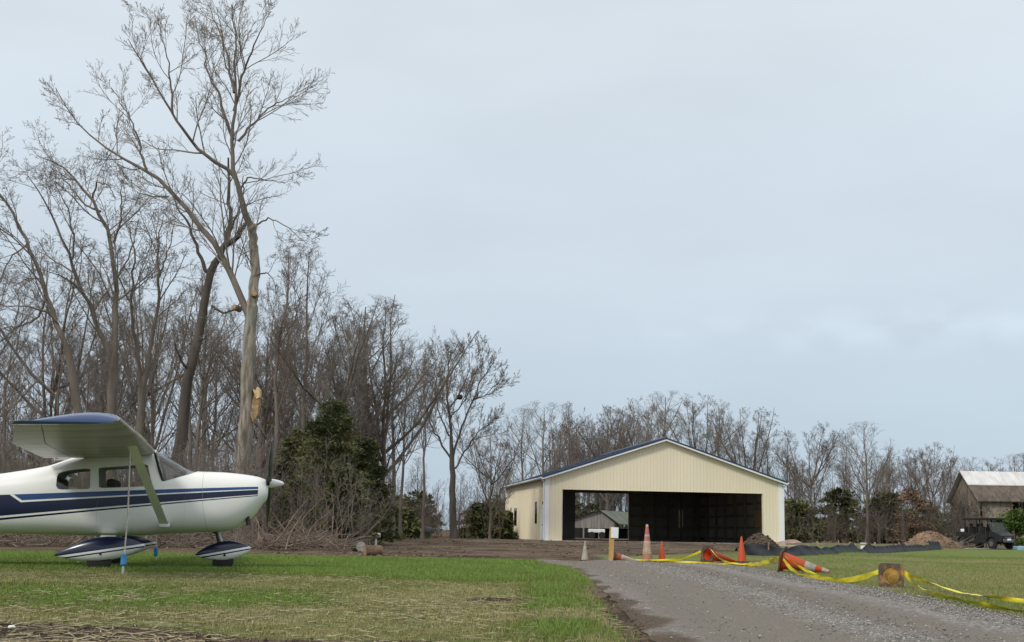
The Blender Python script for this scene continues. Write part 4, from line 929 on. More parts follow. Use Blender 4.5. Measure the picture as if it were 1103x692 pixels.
# cowl openings and exhaust
mb = MB()
for sy in (-1,1): mb.tube([(sl_+.02,sy*.17,zh+.03),(sl_+.068,sy*.165,zh+.03)],.07,14)
mb.build('air_intake', DARK, AC, True)
e1 = loc(264,551,-.2); e2 = loc(268,566,-.2); mb = MB(); mb.tube([(e1[0],-.2,e1[1]),(e1[0]+.03,-.21,e1[1]-.05),(e2[0],-.22,e2[1])],[.035,.035,.038],10); mb.build('exhaust_pipe', DKMET, AC, True)
# landing gear
def teardrop(cx_, cy_, cz_, L, W, Hh, m, up=0, nz=22, nr=24, pitch=0):
    rg = []; Rm = Matrix.Rotation(pitch,3,'Y')
    for u in np.linspace(0.004,.996,nz):
        f_ = (math.sin(PI*u**.92))**.82; x = (.5-u)*L
        q = []
        for t in np.linspace(0,2*PI,nr+1)[:-1]:
            c_, s_ = math.cos(t), math.sin(t); y = W*.5*f_*math.copysign(abs(c_)**.85,c_); z = Hh*.5*f_*math.copysign(abs(s_)**.9,s_)*(1.0 if s_>0 else .85)
            v_ = Rm@Vector((x,y,z+up*(abs(x)/(L*.5))**2)); q.append((cx_+v_.x, cy_+v_.y, cz_+v_.z))
        rg.append(q)
    return MB().loft(rg)
def pant_mat(name, cz_, k):
    m_, n_, l_, b_ = _new(name); b_.inputs['Roughness'].default_value = .25; b_.inputs['Coat Weight'].default_value = .15
    t_ = n_.new('ShaderNodeTexCoord'); s_ = n_.new('ShaderNodeSeparateXYZ'); l_.new(t_.outputs['Object'], s_.inputs[0])
    a = n_.new('ShaderNodeMath'); a.operation = 'MULTIPLY_ADD'; l_.new(s_.outputs[0], a.inputs[0]); a.inputs[1].default_value = -k[0]; a.inputs[2].default_value = -k[1]+.5
    c_ = n_.new('ShaderNodeMath'); c_.operation = 'ADD'; l_.new(s_.outputs[2], c_.inputs[0]); l_.new(a.outputs[0], c_.inputs[1])
    r_ = n_.new('ShaderNodeValToRGB'); r_.color_ramp.interpolation = 'CONSTANT'; e_ = r_.color_ramp.elements; e_[0].position = 0; e_[0].color = WH; e_[1].position = .500; e_[1].color = DN
    for p_,cc in ((.516,WH),(.548,DN)): x = e_.new(p_); x.color = cc
    l_.new(c_.outputs[0], r_.inputs[0]); l_.new(r_.outputs[0], b_.inputs['Base Color']); return m_
def wheel_set(nm, s, y, z, L, W, Hh, k, tr=.17):
    pm = pant_mat(nm+'_livery', z, k)
    w = MB().tube([(s,y-.06,tr-.02),(s,y-.045,tr-.02),(s,y+.045,tr-.02),(s,y+.06,tr-.02)],[tr*.86,tr,tr,tr*.86],28).build('wheel', DARK, AC, True)
    pt = teardrop(s,y,z,L,W,Hh,pm,up=.0,pitch=R(-7)).build('wheel_fairing', pm, AC, True, 60)
    mb = MB(); mb.tube([(s+.02,y-W*.5-.001,z-.05),(s+.02,y-W*.5+.02,z-.05)],.018,10); mb.build('axle_nut', DARK, pt, True)
for sy in (-1,1):
    s, z = loc(117,596,-1.1); s = 0.02
    a1 = loc(76,601,-1.1); a2 = loc(160,589,-1.1); k = ((a2[1]-a1[1])/(a2[0]-a1[0]), 0); k = (k[0], a1[1]-k[0]*a1[0])
    wheel_set('main_gear', s, sy*1.1, .30, 1.26, .24, .37, k, .17)
    s1, z1 = loc(118,576,-.5)
    ring = lambda cx_, cy_, cz_, w_, t_: [(cx_-w_/2,cy_-t_/2,cz_),(cx_+w_/2,cy_-t_/2,cz_),(cx_+w_/2,cy_+t_/2,cz_+.01),(cx_-w_/2,cy_+t_/2,cz_+.01)]
    MB().loft([ring(.05,sy*.40,.50,.22,.05), ring(.05,sy*.62,.45,.20,.05), ring(.04,sy*.86,.38,.15,.045), ring(.03,sy*1.04,.28,.11,.04)]).build('gear_leg', WHITE, AC)
sN = loc(241,590,0)[0]
a1 = loc(214,602,-.1); a2 = loc(268,592.5,-.1); k0 = (a2[1]-a1[1])/(a2[0]-a1[0])
wheel_set('nose_gear', sN, 0, .28, .86, .22, .33, (k0, a1[1]-k0*a1[0]), .16)
p1 = loc(234,573,0); mb = MB(); mb.tube([(p1[0],0,p1[1]+.05),(p1[0]+.04,0,(p1[1]+.40)/2),(sN-.0,0,.34)],[.035,.03,.022],10); mb.build('nose_strut', STEEL, AC, True)
mb = MB(); mb.tube([(p1[0]-.12,0,p1[1]+.02),(p1[0]-.02,0,p1[1]-.02),(p1[0]+.02,0,.42)],.014,8); mb.build('torque_link', DKMET, AC, True)
# tie-down ropes (things of their own)
ROPE = mat('tie_down_rope', (.62,.58,.50), (.42,.38,.32), 40, .9); BLUE = mat('blue_plastic', (.06,.30,.60), (.04,.2,.42), 6, .5)
def w2(s,y,z): return Vector((OX+s*ca-y*sa_, OY+s*sa_+y*ca, OZ+z))
for nm_, sy, lbl, pxb in (('near',-1,'tie-down rope from the near wing strut with blue ratchet by the main wheel',(132.5,614,None)),('far',1,'tie-down rope behind the aircraft with small blue ratchet',(168,604,None))):
    top = w2(sLE-.18, sy*2.40, wing_par(2.4)[2]-.09)
    Yb = top.y-.35 if sy<0 else top.y+.2
    bx = P(pxb[0],pxb[1],Yb); zb_ = gz(bx.x,Yb); base = Vector((bx.x,Yb,zb_))
    o = thing('tie_down_rope', lbl, 'rope', tuple(base)); rel = top-base; mid = rel*.5+Vector((.02,0,-.03))
    MB().tube([Vector((0,0,.02)), rel*.25+Vector((.01,0,-.02)), mid, rel*.78+Vector((.008,0,-.015)), rel], .011, 8).build('rope', ROPE, o, True)
    k = rel.normalized(); MB().tube([k*.10, k*.12, k*.24, k*.26],[.02,.038,.038,.02],12).build('ratchet', BLUE, o, True)
    MB().tube([Vector((0,0,-.05)), k*.04, k*.11],[.022,.02,.012],8).build('ground_hook', STEEL, o, True)

# ================================================================== hangar
HA = R(7.5); Au = np.array([math.cos(HA), math.sin(HA)]); Av = np.array([-math.sin(HA), math.cos(HA)])
A0 = P(587,582,83.5); HX, HY = A0.x, 83.5; HZ0 = .36
def uw_of(px, v):     # front-plane coordinate u for a pixel column, on the plane at depth v
    d = ray(px,550); k = d.x; ox, oy = HX+v*Av[0], HY+v*Av[1]
    u = (k*oy-ox)/(Au[0]-k*Au[1]); return u
def hz_of(px, py, v):
    u = uw_of(px,v); y = HY+v*Av[1]+u*Au[1]; return P(px,py,y).z-HZ0
HW = uw_of(842.5,0); HL = 20.0
EH = hz_of(587,514,0); RISE = hz_of(718,474,0)-EH; 
CREAM = mat('cream_steel_siding', (.80,.715,.54), (.74,.66,.49), .35, .45, spec=.4, stretch=(1,1,.3), c3=(.76,.685,.52), scale3=.8)
WTRIM = mat('white_trim', (.82,.83,.83), (.74,.75,.76), 1, .4)
ROOFN = mat('navy_roof_steel', (.03,.05,.11), (.022,.038,.085), 1, .4, spec=.5)
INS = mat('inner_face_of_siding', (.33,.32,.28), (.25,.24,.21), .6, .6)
LUM = mat('framing_lumber', (.36,.27,.16), (.26,.19,.11), 3, .85, stretch=(1,1,.3))
CONC = mat('concrete', (.42,.40,.36), (.33,.31,.27), 1.5, .9, .1)
HG = thing('hangar', 'cream steel hangar with wide open doorway and navy-edged roof', 'hangar', (HX,HY,HZ0), (0,0,HA))
def corr(L, sp=.2286, d=.02):
    """rib profile along a wall: list of (u, offset)"""
    o = [(0,0)]; u = .0
    while u+sp <= L+1e-6:
        o += [(u+sp-.06,0),(u+sp-.045,d),(u+sp-.02,d),(u+sp-.005,0)]; u += sp
    if o[-1][0] < L: o.append((L,0))
    return [(min(a,L),b_) for a,b_ in o]
def wall(fn_xy, L, bot, top, name, m, openings=(), outward=1):
    """fn_xy(u,off) -> (x,y) local; bot/top functions of u; openings (u0,u1,z0,z1)"""
    pr = corr(L); us = dict(pr); cuts = sorted(set([round(a,4) for a,_ in pr]+[round(c,4) for op in openings for c in op[:2]]))
    off = lambda u: float(np.interp(u,[p[0] for p in pr],[p[1] for p in pr])); mb = MB()
    for a, b_ in zip(cuts[:-1],cuts[1:]):
        if b_-a < 1e-4: continue
        mid = (a+b_)/2; segs = [(None,None)]
        ops = sorted([op for op in openings if op[0] <= mid <= op[1]], key=lambda o_: o_[2]); lo = [bot]; hi = []
        zlist = []; prev = 'bot'
        for op in ops: zlist.append((prev, op[2])); prev = op[3]
        zlist.append((prev,'top'))
        for z0_, z1_ in zlist:
            za = [bot(q) if z0_=='bot' else z0_ for q in (a,b_)]; zb_ = [top(q) if z1_=='top' else z1_ for q in (a,b_)]
            if zb_[0]-za[0] < .005: continue
            pa, pb = fn_xy(a,off(a)), fn_xy(b_,off(b_)); mb.add([(*pa,za[0]),(*pb,za[1]),(*pb,zb_[1]),(*pa,zb_[0])],[(0,1,2,3)])
    return mb.build(name, m, HG)
gable = lambda u: EH+RISE*(1-abs(u-HW/2)/(HW/2))
d0, d1 = uw_of(605.8,0), uw_of(821.4,0); dz = hz_of(715,529.7,0)
b0, b1 = uw_of(619.5,HL), uw_of(676.5,HL); bz0 = hz_of(648,531.5,HL)
zero = lambda u: -.02
wall(lambda u,o: (u,-o), HW, zero, gable, 'front_wall', CREAM, [(d0,d1,-.1,dz)])
wall(lambda u,o: (u,HL+o), HW, zero, gable, 'back_wall', CREAM, [(b0,b1,-.1,bz0),(uw_of(730.5,HL),uw_of(735.5,HL),hz_of(733,569,HL),hz_of(733,549,HL))])
# left wall windows, door
def v_of(px):
    k = ray(px,560).x; v = (HX-k*HY)/(k*Av[1]-Av[0]); return v
wins = [(v_of(556.6),v_of(554.2),1.02,2.25),(v_of(578.6),v_of(576.6),1.15,2.55)]
wins = [(min(a,b_),max(a,b_),c,d) for a,b_,c,d in wins]
wall(lambda u,o: (-o,u), HL, zero, lambda u: EH, 'left_wall', CREAM, wins)
wall(lambda u,o: (HW+o,u), HL, zero, lambda u: EH, 'right_wall', CREAM)
# inner faces, a hand's breadth inside
def inner_wall(pts, name): return MB().add(pts,[tuple(range(len(pts)))]).build(name, INS, HG)
mb = MB(); i_ = .04
def quad(mb,a,b_,z0,z1): mb.add([(*a,z0),(*b_,z0),(*b_,z1),(*a,z1)],[(0,1,2,3)])
mb = MB(); quad(mb,(HW-i_,i_),(HW-i_,HL-i_),0,EH); mb.build('right_lining', mat('lit_lining',(.46,.45,.41),(.36,.35,.32),.6,.6), HG)  # inner siding colour lightened on this wall, painting in daylight from the doorway
mb = MB(); wa,wb = wins
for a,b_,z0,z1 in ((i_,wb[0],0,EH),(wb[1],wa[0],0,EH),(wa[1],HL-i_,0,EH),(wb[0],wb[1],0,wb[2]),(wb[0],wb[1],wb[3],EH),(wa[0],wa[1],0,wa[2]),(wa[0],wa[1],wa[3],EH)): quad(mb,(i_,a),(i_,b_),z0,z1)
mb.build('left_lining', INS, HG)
mb = MB(); w0,w1 = uw_of(730.5,HL),uw_of(735.5,HL); wz0,wz1 = hz_of(733,569,HL),hz_of(733,549,HL)
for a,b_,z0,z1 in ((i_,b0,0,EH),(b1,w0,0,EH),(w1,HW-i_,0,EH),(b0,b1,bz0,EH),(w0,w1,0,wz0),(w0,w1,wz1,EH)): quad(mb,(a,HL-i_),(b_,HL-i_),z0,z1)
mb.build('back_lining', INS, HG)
mb = MB(); 
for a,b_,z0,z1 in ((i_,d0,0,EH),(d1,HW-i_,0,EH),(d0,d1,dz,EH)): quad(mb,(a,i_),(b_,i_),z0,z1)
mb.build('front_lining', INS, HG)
# posts, girts, trusses
for k in range(9):
    v = .35+k*(HL-.7)/8
    for u in (.14,HW-.14): MB().box((u,v,EH/2),(.14,.14,EH-.02)).build('wall_post', LUM, HG)
    if 0 < k < 8:
        mb = MB(); mb.beam((.1,v,EH-.12),(HW-.1,v,EH-.12),.05,.2); mb.beam((.1,v,EH-.02),(HW/2,v,EH+RISE-.22),.05,.2); mb.beam((HW-.1,v,EH-.02),(HW/2,v,EH+RISE-.22),.05,.2)
        for q in (-4.5,-2.2,0,2.2,4.5): mb.beam((HW/2+q,v,EH-.12),(HW/2+q*.55,v,gable(HW/2+q*.55)-.25),.04,.09)
        mb.build('roof_truss', LUM, HG)
for z in (.25,1.1,1.95,2.8,3.65):
    for u in (HW-.09,.09):
        if u < 1:
            for a,b_ in ((.1,wb[0]-.01),(wb[1]+.01,wa[0]-.01),(wa[1]+.01,HL-.1)): MB().box((u,(a+b_)/2,z),(.04,b_-a,.14)).build('girt', LUM, HG)
        else: MB().box((u,HL/2,z),(.04,HL-.3,.14)).build('girt', LUM, HG)
for z in (.25,1.1,1.95,2.8,3.65):
    mb = MB(); mb.box(((b1+w0)/2+.1,HL-.09,z),(w0-b1-.3,.04,.14)); mb.box(((w1+HW)/2,HL-.09,z),(HW-w1-.3,.04,.14)); mb.build('girt', LUM, HG)
for q in range(6): MB().box((b1+.1+q*(HW-b1-.4)/5.2,HL-.14,EH/2),(.14,.12,EH)).build('wall_post', LUM, HG)
MB().box((HW-.17,4.6,1.75),(.03,1.3,1.25)).build('plywood_sheet', mat('plywood',(.52,.38,.22),(.42,.3,.17),2,.8), HG)
# floor slab
MB().box((HW/2,HL/2-.15,-.06),(HW+.1,HL+.5,.14)).build('floor_slab', CONC, HG)
MB().box((HW/2,-.55,-.12),(HW+1.0,.3,.16)).build('grade_board', mat('weathered_plank',(.36,.31,.24),(.25,.21,.16),2,.9,stretch=(.3,3,3)), HG)
# roof
th = math.atan2(RISE, HW/2); ov = .28
for sx in (-1,1):
    a = Vector((HW/2,0,EH+RISE+.10)); b_ = Vector((HW/2+sx*(HW/2+ov),0,EH+.10-ov*RISE/(HW/2)))
    mb = MB(); n_ = 70; d_ = (b_-a)
    prof = [(0,0)]
    mb.add([(a.x,-.32,a.z),(a.x,HL+.32,a.z),(b_.x,HL+.32,b_.z),(b_.x,-.32,b_.z),(a.x,-.32,a.z-.07),(a.x,HL+.32,a.z-.07),(b_.x,HL+.32,b_.z-.07),(b_.x,-.32,b_.z-.07)],[(0,1,2,3),(4,7,6,5),(0,3,7,4),(1,5,6,2),(3,2,6,7),(0,4,5,1)])
    rf = mb.build('roof', ROOFN, HG)
    mb = MB()
    for k in range(45):
        v = -.28+k*(HL+.56)/44; mb.beam(a+Vector((0,v,.012)), b_+Vector((0,v,.006)), .05,.014)
    mb.build('roof_rib', ROOFN, rf)
    # rake trim under the navy edge
    mb = MB(); off = Vector((0,-.36,-.015)); mb.beam(a+off, b_+off, .05,.09); mb.build('rake_cap', ROOFN, rf)
    mb = MB(); off = Vector((0,-.345,-.13)); mb.beam(a+off+Vector((0,0,0)), b_+off, .03,.10); mb.build('rake_fascia', WTRIM, rf)
    # soffit
    mb = MB(); mb.add([(a.x,-.32,a.z-.10),(b_.x,-.32,b_.z-.10),(b_.x,0,b_.z-.10),(a.x,0,a.z-.10)],[(0,1,2,3)]); mb.build('soffit', WTRIM, rf)
    # eave fascia and gutter
    mb = MB(); mb.prism([(b_.x,0,b_.z-.02),(b_.x+sx*.12,0,b_.z-.02),(b_.x+sx*.12,0,b_.z-.10),(b_.x+sx*.08,0,b_.z-.15),(b_.x,0,b_.z-.15)],(0,-.34,0),(0,HL+.34,0)); mb.build('gutter', WTRIM, HG)
MB().tube([(HW/2,-.36,EH+RISE+.12),(HW/2,HL+.32,EH+RISE+.12)],.09,6).build('ridge_cap', ROOFN, HG)
# corner trims, door casing
for u in (0,HW):
    sx = -1 if u == 0 else 1
    mb = MB(); mb.box((u+sx*.035,.08,(EH-.1)/2),(.03,.24,EH-.1)); mb.box((u-sx*.10,-.035,(EH-.1)/2),(.30,.03,EH-.1)); mb.build('corner_trim', WTRIM, HG)
mb = MB(); mb.box((d0-.02,.08,dz/2),(.04,.2,dz)); mb.box((d1+.02,.08,dz/2),(.04,.2,dz)); mb.box(((d0+d1)/2,.08,dz+.02),(d1-d0+.08,.2,.04)); mb.build('doorway_trim', CREAM, HG)
mb = MB(); mb.box((.02,HL+.035,EH/2),(.2,.03,EH-.1)); mb.box((-.035,HL-.06,EH/2),(.03,.2,EH-.1)); mb.build('rear_corner_trim', WTRIM, HG)
mb = MB(); mb.box((b1+.05,HL-.12,bz0/2),(.12,.1,bz0)); mb.build('back_door_jamb', WTRIM, HG)
GLD = glass('window_glass', (.25,.28,.3), .2)
for a,b_,z0,z1 in wins:
    mb = MB(); c_ = (a+b_)/2
    for q in ((c_,z0-.02,b_-a+.06,.04),(c_,z1+.02,b_-a+.06,.04),(a-.015,(z0+z1)/2,.03,z1-z0),(b_+.015,(z0+z1)/2,.03,z1-z0),(c_,(z0+z1)/2,b_-a,.05)): mb.box((-.025,q[0],q[1]),(.03,q[2],q[3]))
    w_ = mb.build('window', mat('dark_window_frame',(.05,.05,.05),(.03,.03,.03),3,.5), HG)
    MB().box((-.01,c_,(z0+z1)/2),(.01,b_-a,z1-z0)).build('pane', GLD, w_)
MB().box((w0/2+w1/2,HL-.02,(wz0+wz1)/2),(w1-w0,.01,wz1-wz0)).build('back_window', glass('clear_glass',(.8,.82,.82),.1), HG)
# side entry door near the front corner
dv0, dv1 = .45, 1.4
dr = MB().box((-.045,(dv0+dv1)/2,1.05),(.04,dv1-dv0,2.1)).build('entry_door', WTRIM, HG)
mb = MB()
for q in ((dv0-.04,1.05,.08,2.1),(dv1+.04,1.05,.08,2.1),((dv0+dv1)/2,2.15,dv1-dv0+.16,.08)): mb.box((-.05,q[0],q[1]),(.06,q[2],q[3]))
mb.build('door_frame', WTRIM, dr); MB().tube([(-.07,dv0+.1,1.0),(-.13,dv0+.1,1.0)],.03,8).build('door_handle', DKMET, dr, True)
MB().box((-.08,.42,2.45),(.12,.12,.2),bev=.02).build('wall_lamp', DKMET, HG, True)
for u, pts in ((0,[(-.36,-.25,EH-.06),(-.12,-.02,EH-.35),(-.10,-.02,2.2),(-.10,-.02,.1)]),(HW,[(HW+.36,-.25,EH-.06),(HW+.12,-.02,EH-.35),(HW+.10,-.02,2.2),(HW+.10,-.02,.1)])): MB().tube(pts,.045,8).build('downspout', WTRIM, HG, True)

# ================================================================== shed seen through the hangar
SG = mat('grey_weathered_boards', (.30,.28,.25), (.18,.165,.15), 2, .9, .2, stretch=(3,3,.2)); RGN = mat('mossy_metal_roof', (.15,.165,.12), (.10,.115,.085), 1, .6)
yS = 128; pS = lambda a,b_: P(a,b_,yS)
a, pk, c_ = pS(612,561), pS(647,550.5), pS(662,563.5); x0 = a.x; z0 = gz(x0,yS)
SH = thing('open_shed', 'grey open-sided shed with mossy roof seen through the hangar', 'shed', (x0,yS,z0)); o3 = Vector((x0,yS,z0))
wb_ = pS(640,569).z-z0; mb = MB(); mb.prism([pk-o3, c_-o3, Vector((c_.x-x0,0,wb_)), Vector((0,0,wb_)), a-o3],(0,0,0),(0,.12,0)); mb.build('gable_wall', SG, SH)
dp = 12; sh_ = Vector((5.5,dp,0)); mb = MB()
mb.add([pk-o3+Vector((0,-.3,.06)), pk-o3+sh_+Vector((0,0,.06)), c_-o3+sh_+Vector((.5,0,-.1)), c_-o3+Vector((.5,-.3,-.1)), pk-o3+Vector((0,-.3,-.02)), pk-o3+sh_+Vector((0,0,-.02)), c_-o3+sh_+Vector((.5,0,-.18)), c_-o3+Vector((.5,-.3,-.18))],[(0,1,2,3),(4,7,6,5),(0,3,7,4),(3,2,6,7),(1,5,6,2),(0,4,5,1)])
mb.add([pk-o3+Vector((0,-.3,.065)), pk-o3+sh_+Vector((0,0,.065)), a-o3+sh_+Vector((-.5,0,-.1)), a-o3+Vector((-.5,-.3,-.1))],[(0,1,2,3)]); mb.build('roof', RGN, SH)
for q in np.linspace(0,1,4):
    mb = MB(); p_ = (c_-o3)*q; mb.box((p_.x,.06,wb_/2),(.15,.15,wb_)); mb.build('post', SG, SH)
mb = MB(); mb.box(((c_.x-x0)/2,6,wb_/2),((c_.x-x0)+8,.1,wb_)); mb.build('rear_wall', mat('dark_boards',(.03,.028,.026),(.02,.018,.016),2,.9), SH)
x = pS(641,580); tg = thing('utility_trailer', 'small pale trailer parked under the open shed', 'trailer', (x.x,126,gz(x.x,126)))
MB().box((0,0,.75),(1.6,1.2,.35),bev=.04).build('bed', WTRIM, tg)
for q in (-.5,.5): MB().tube([(q,-.66,.33),(q,-.5,.33)],.33,16).build('wheel', DARK, tg, True)

# ================================================================== barn at the right
BW = mat('barn_boards', (.34,.275,.215), (.17,.135,.105), 1.6, .95, .3, stretch=(4,4,.25), lo=.3, hi=.7, c3=(.33,.29,.24), scale3=.7)
RUST = mat('rusty_roof_steel', (.135,.105,.085), (.08,.063,.052), 1.2, .8, stretch=(3,1,1)); RWH = mat('pale_metal_roof', (.62,.61,.60), (.5,.49,.48), .8, .5, stretch=(3,1,1))
bx0 = P(1058,585,95).x; bz = gz(bx0,95); BN = thing('barn', 'old brown board barn with pale metal upper roof at the right', 'barn', (bx0,95,bz)); BL_ = 15; BD = 6.4
rz = P(1042,508,95+BD/2).z-bz; ez = P(1064,538,95).z-bz; mz_ = P(1050,522.5,96.6).z-bz
def bprism(poly, x0_, x1_, name, m): mb = MB(); mb.prism(poly,(x0_,0,0),(x1_,0,0)); return mb.build(name, m, BN)
bprism([(0,0,-.1),(0,BD,-.1),(0,BD,ez),(0,BD/2,rz-.08),(0,0,ez)],0,.12,'gable_wall',BW)
mb = MB(); op = [(2.4,5.2,1.5,3.4),(7.0,9.5,.9,3.2)]; cuts_ = [0,2.4,5.2,7.0,9.5,BL_]
for a_,b_ in zip(cuts_[:-1],cuts_[1:]):
    o_ = [q for q in op if q[0]==a_]
    if o_: mb.box(((a_+b_)/2,.06,o_[0][2]/2),(b_-a_,.12,o_[0][2])); mb.box(((a_+b_)/2,.06,(o_[0][3]+ez)/2),(b_-a_,.12,ez-o_[0][3]))
    else: mb.box(((a_+b_)/2,.06,ez/2),(b_-a_,.12,ez))
mb.build('front_wall', BW, BN); mb = MB(); mb.box((BL_/2,BD-.06,ez/2),(BL_,.12,ez)); mb.build('rear_wall', BW, BN); bprism([(0,.1,0),(0,BD-.1,0),(0,BD-.1,ez),(0,BD/2,rz-.1),(0,.1,ez)],BL_-.12,BL_,'gable_wall',BW)
ym = 1.6
def slope(y0,z0_,y1,z1_,name,m,t=.06): mb = MB(); mb.add([(-.35,y0,z0_),(BL_+.3,y0,z0_),(BL_+.3,y1,z1_),(-.35,y1,z1_),(-.35,y0,z0_-t),(BL_+.3,y0,z0_-t),(BL_+.3,y1,z1_-t),(-.35,y1,z1_-t)],[(0,1,2,3),(4,7,6,5),(0,4,5,1),(2,6,7,3),(0,3,7,4),(1,5,6,2)]); return mb.build(name,m,BN)
slope(-.35,ez-.12,ym,mz_,'lower_roof',RUST); rf_ = slope(ym-.1,mz_+.03,BD/2,rz+.03,'upper_roof',RWH); slope(BD/2,rz+.03,BD+.3,ez-.1,'rear_roof',RWH)
mb = MB()
for k in range(26): mb.beam((-.3+k*.6,ym-.1,mz_+.045),(-.3+k*.6,BD/2,rz+.045),.04,.03)
mb.build('roof_rib', RWH, rf_)
# vines over the gable: bare twigs
rng = np.random.default_rng(31); N_ = 420; p0 = np.stack([-.05-.25*rng.random(N_), rng.random(N_)*BD, rng.random(N_)*ez*.95],-1); p0[:120] = np.stack([rng.random(120)*6, -.05-.25*rng.random(120), 1+rng.random(120)*(ez-1)],-1)
D_ = rng.standard_normal((N_,3))*np.array([.25,.6,.6])+np.array([0,0,.3]); s_ = np.linspace(0,1,5); Pt = p0[:,None]+D_[:,None]*s_[None,:,None]; Pt[:,1:] += np.cumsum(.12*rng.standard_normal((N_,4,3)),axis=1); Pt[:120,:,1] = np.minimum(Pt[:120,:,1],-.02); Pt[120:,:,0] = np.minimum(Pt[120:,:,0],-.02)
v,f = rings(Pt, np.full((N_,5),.016), 3); v += np.array([bx0,95,bz]); tag(link('climbing_vine', npmesh('climbing_vine', v, f, TWIG)), 'leafless brown vine covering the left gable of the barn', 'vine')

# ================================================================== utility vehicle
BLK = mat('black_plastic', (.015,.015,.017), (.022,.022,.024), 4, .5, spec=.25); GRY = mat('dull_steel_bed', (.13,.13,.13), (.09,.09,.09), 4, .5)
ux = P(1063,588,82); UV = thing('utility_vehicle', 'black four-seat utility vehicle with roof parked beside the barn', 'utility vehicle', (ux.x,82,gz(ux.x,82)), (0,0,R(-68)))
def ubx(name, m, *boxes, parent=None, bev=.03):
    mb = MB()
    for c_, d_ in boxes: mb.box(c_, d_, bev=min(bev, min(d_)*.4))
    return mb.build(name, m, parent or UV, True)
mb = MB(); mb.loft([[(x_,-w_,z0_),(x_,w_,z0_),(x_,w_*.94,z1_),(x_,-w_*.94,z1_)] for x_,w_,z0_,z1_ in ((.95,.70,.45,1.12),(1.35,.68,.45,1.06),(1.7,.62,.48,.95),(1.85,.55,.52,.85))]); mb.build('hood', BLK, UV, True, 30)
ubx('floor_pan', BLK, ((-.1,0,.42),(2.4,1.3,.14)), ((-.1,-.66,.46),(1.5,.06,.12)), ((-.1,.66,.5),(1.9,.06,.16)))
bd = ubx('cargo_bed', BLK, ((-1.55,0,.82),(.95,1.35,.06)), ((-1.55,.66,.95),(.95,.05,.28)), ((-1.55,-.66,.95),(.95,.05,.28)), ((-2.0,0,.95),(.05,1.35,.28)), ((-1.1,0,.95),(.05,1.35,.28)))
ubx('cargo_box', WTRIM, ((-1.55,-.2,1.12),(.5,.6,.28)), parent=bd)
ubx('canopy', BLK, ((-.2,0,1.92),(2.3,1.40,.13)), bev=.03)
ubx('rear_panel', BLK, ((-1.2,0,1.15),(.04,1.25,.55)), bev=.01)
ubx('dashboard', BLK, ((.98,0,1.02),(.3,1.2,.2)), bev=.03)
mb = MB()
for sy in (-1,1):
    y_ = sy*.64; mb.tube([(1.2,y_,1.05),(.72,y_*.96,1.88),(-.2,y_*.96,1.91),(-1.22,y_*.96,1.88),(-1.25,y_,.9)],.038,8); mb.tube([(-.18,y_*.97,1.9),(-.2,y_,.6)],.036,8)
    mb.tube([(.82,y_,.55),(.86,y_,1.12)],.022,8)
for x_,z_ in ((.72,1.88),(-.2,1.9),(-1.22,1.88)): mb.tube([(x_,-.61,z_),(x_,.61,z_)],.024,8)
mb.build('roll_cage', BLK, UV, True)
mb = MB(); mb.add([(1.17,-.6,1.08),(1.17,.6,1.08),(.75,.58,1.84),(.75,-.58,1.84)],[(0,1,2,3)]); mb.build('windshield', glass('vehicle_glass',(.35,.38,.38),.05), UV)
for sy in (-1,1):
    for x0_,x1_ in ((-.14,.82),(-1.1,-.26)):
        mb = MB(); mb.prism([(x0_,sy*.67,.5),(x1_,sy*.67,.5),(x1_,sy*.67,.98),(x0_,sy*.67,1.02)],(0,-.02,0),(0,.02,0)); mb.build('door', BLK, UV)
for x_ in (.2,-.75): ubx('seat', SEAT, ((x_,0,.78),(.5,1.2,.16)), ((x_-.26,.3,1.12),(.12,.52,.6)), ((x_-.26,-.3,1.12),(.12,.52,.6)), ((x_-.28,.3,1.52),(.10,.26,.2)), ((x_-.28,-.3,1.52),(.10,.26,.2)), bev=.05)
mb = MB(); mb.tube([(.72+.0*math.cos(t)+.05*math.sin(t),.3+.17*math.cos(t),1.12+.15*math.sin(t)) for t in np.linspace(0,2*PI,17)],.015,6,False); mb.build('steering_wheel', BLK, UV, True)
for sx in (1.25,-1.4):
    for sy in (-1,1):
        w_ = MB().tube([(sx,sy*.56,.34),(sx,sy*.60,.34),(sx,sy*.76,.34),(sx,sy*.80,.34)],[.29,.34,.34,.28],20).build('wheel', DARK, UV, True)
        MB().tube([(sx,sy*.79,.34),(sx,sy*.81,.34)],[.17,.16],16).build('rim', GRY, w_, True)
        mb = MB(); mb.loft([[(sx+.44*math.cos(t),sy*.55,.36+.42*math.sin(t)),(sx+.44*math.cos(t),sy*.80,.36+.42*math.sin(t)),(sx+.47*math.cos(t),sy*.80,.36+.45*math.sin(t)),(sx+.47*math.cos(t),sy*.55,.36+.45*math.sin(t))] for t in np.linspace(.25,PI-.25,9)]); mb.build('fender', BLK, UV, True)
for sy in (-1,1): ubx('headlight', mat('lamp_lens',(.75,.75,.72),(.6,.6,.58),4,.15), ((1.80,sy*.40,.80),(.08,.22,.09)))
ubx('bumper', GRY, ((1.93,0,.55),(.07,.9,.22)), ((1.9,0,.75),(.05,.6,.06)))
ubx('licence_plate', WTRIM, ((1.975,0,.62),(.015,.3,.12)), bev=.003)
ppx = P(1066,590,80.5); 
v_ = []; N_ = 22
for k in range(N_):
    a_ = 2*PI*k/N_; rx_, ry_ = 3.3*(1+.1*math.sin(3*a_)), 2.0*(1+.12*math.cos(2*a_)); xx_, yy_ = ppx.x+rx_*math.cos(a_), 82+ry_*math.sin(a_); v_.append((xx_,yy_,gz(xx_,yy_)+.03))
v_.append((ppx.x,82,gz(ppx.x,82)+.05)); 
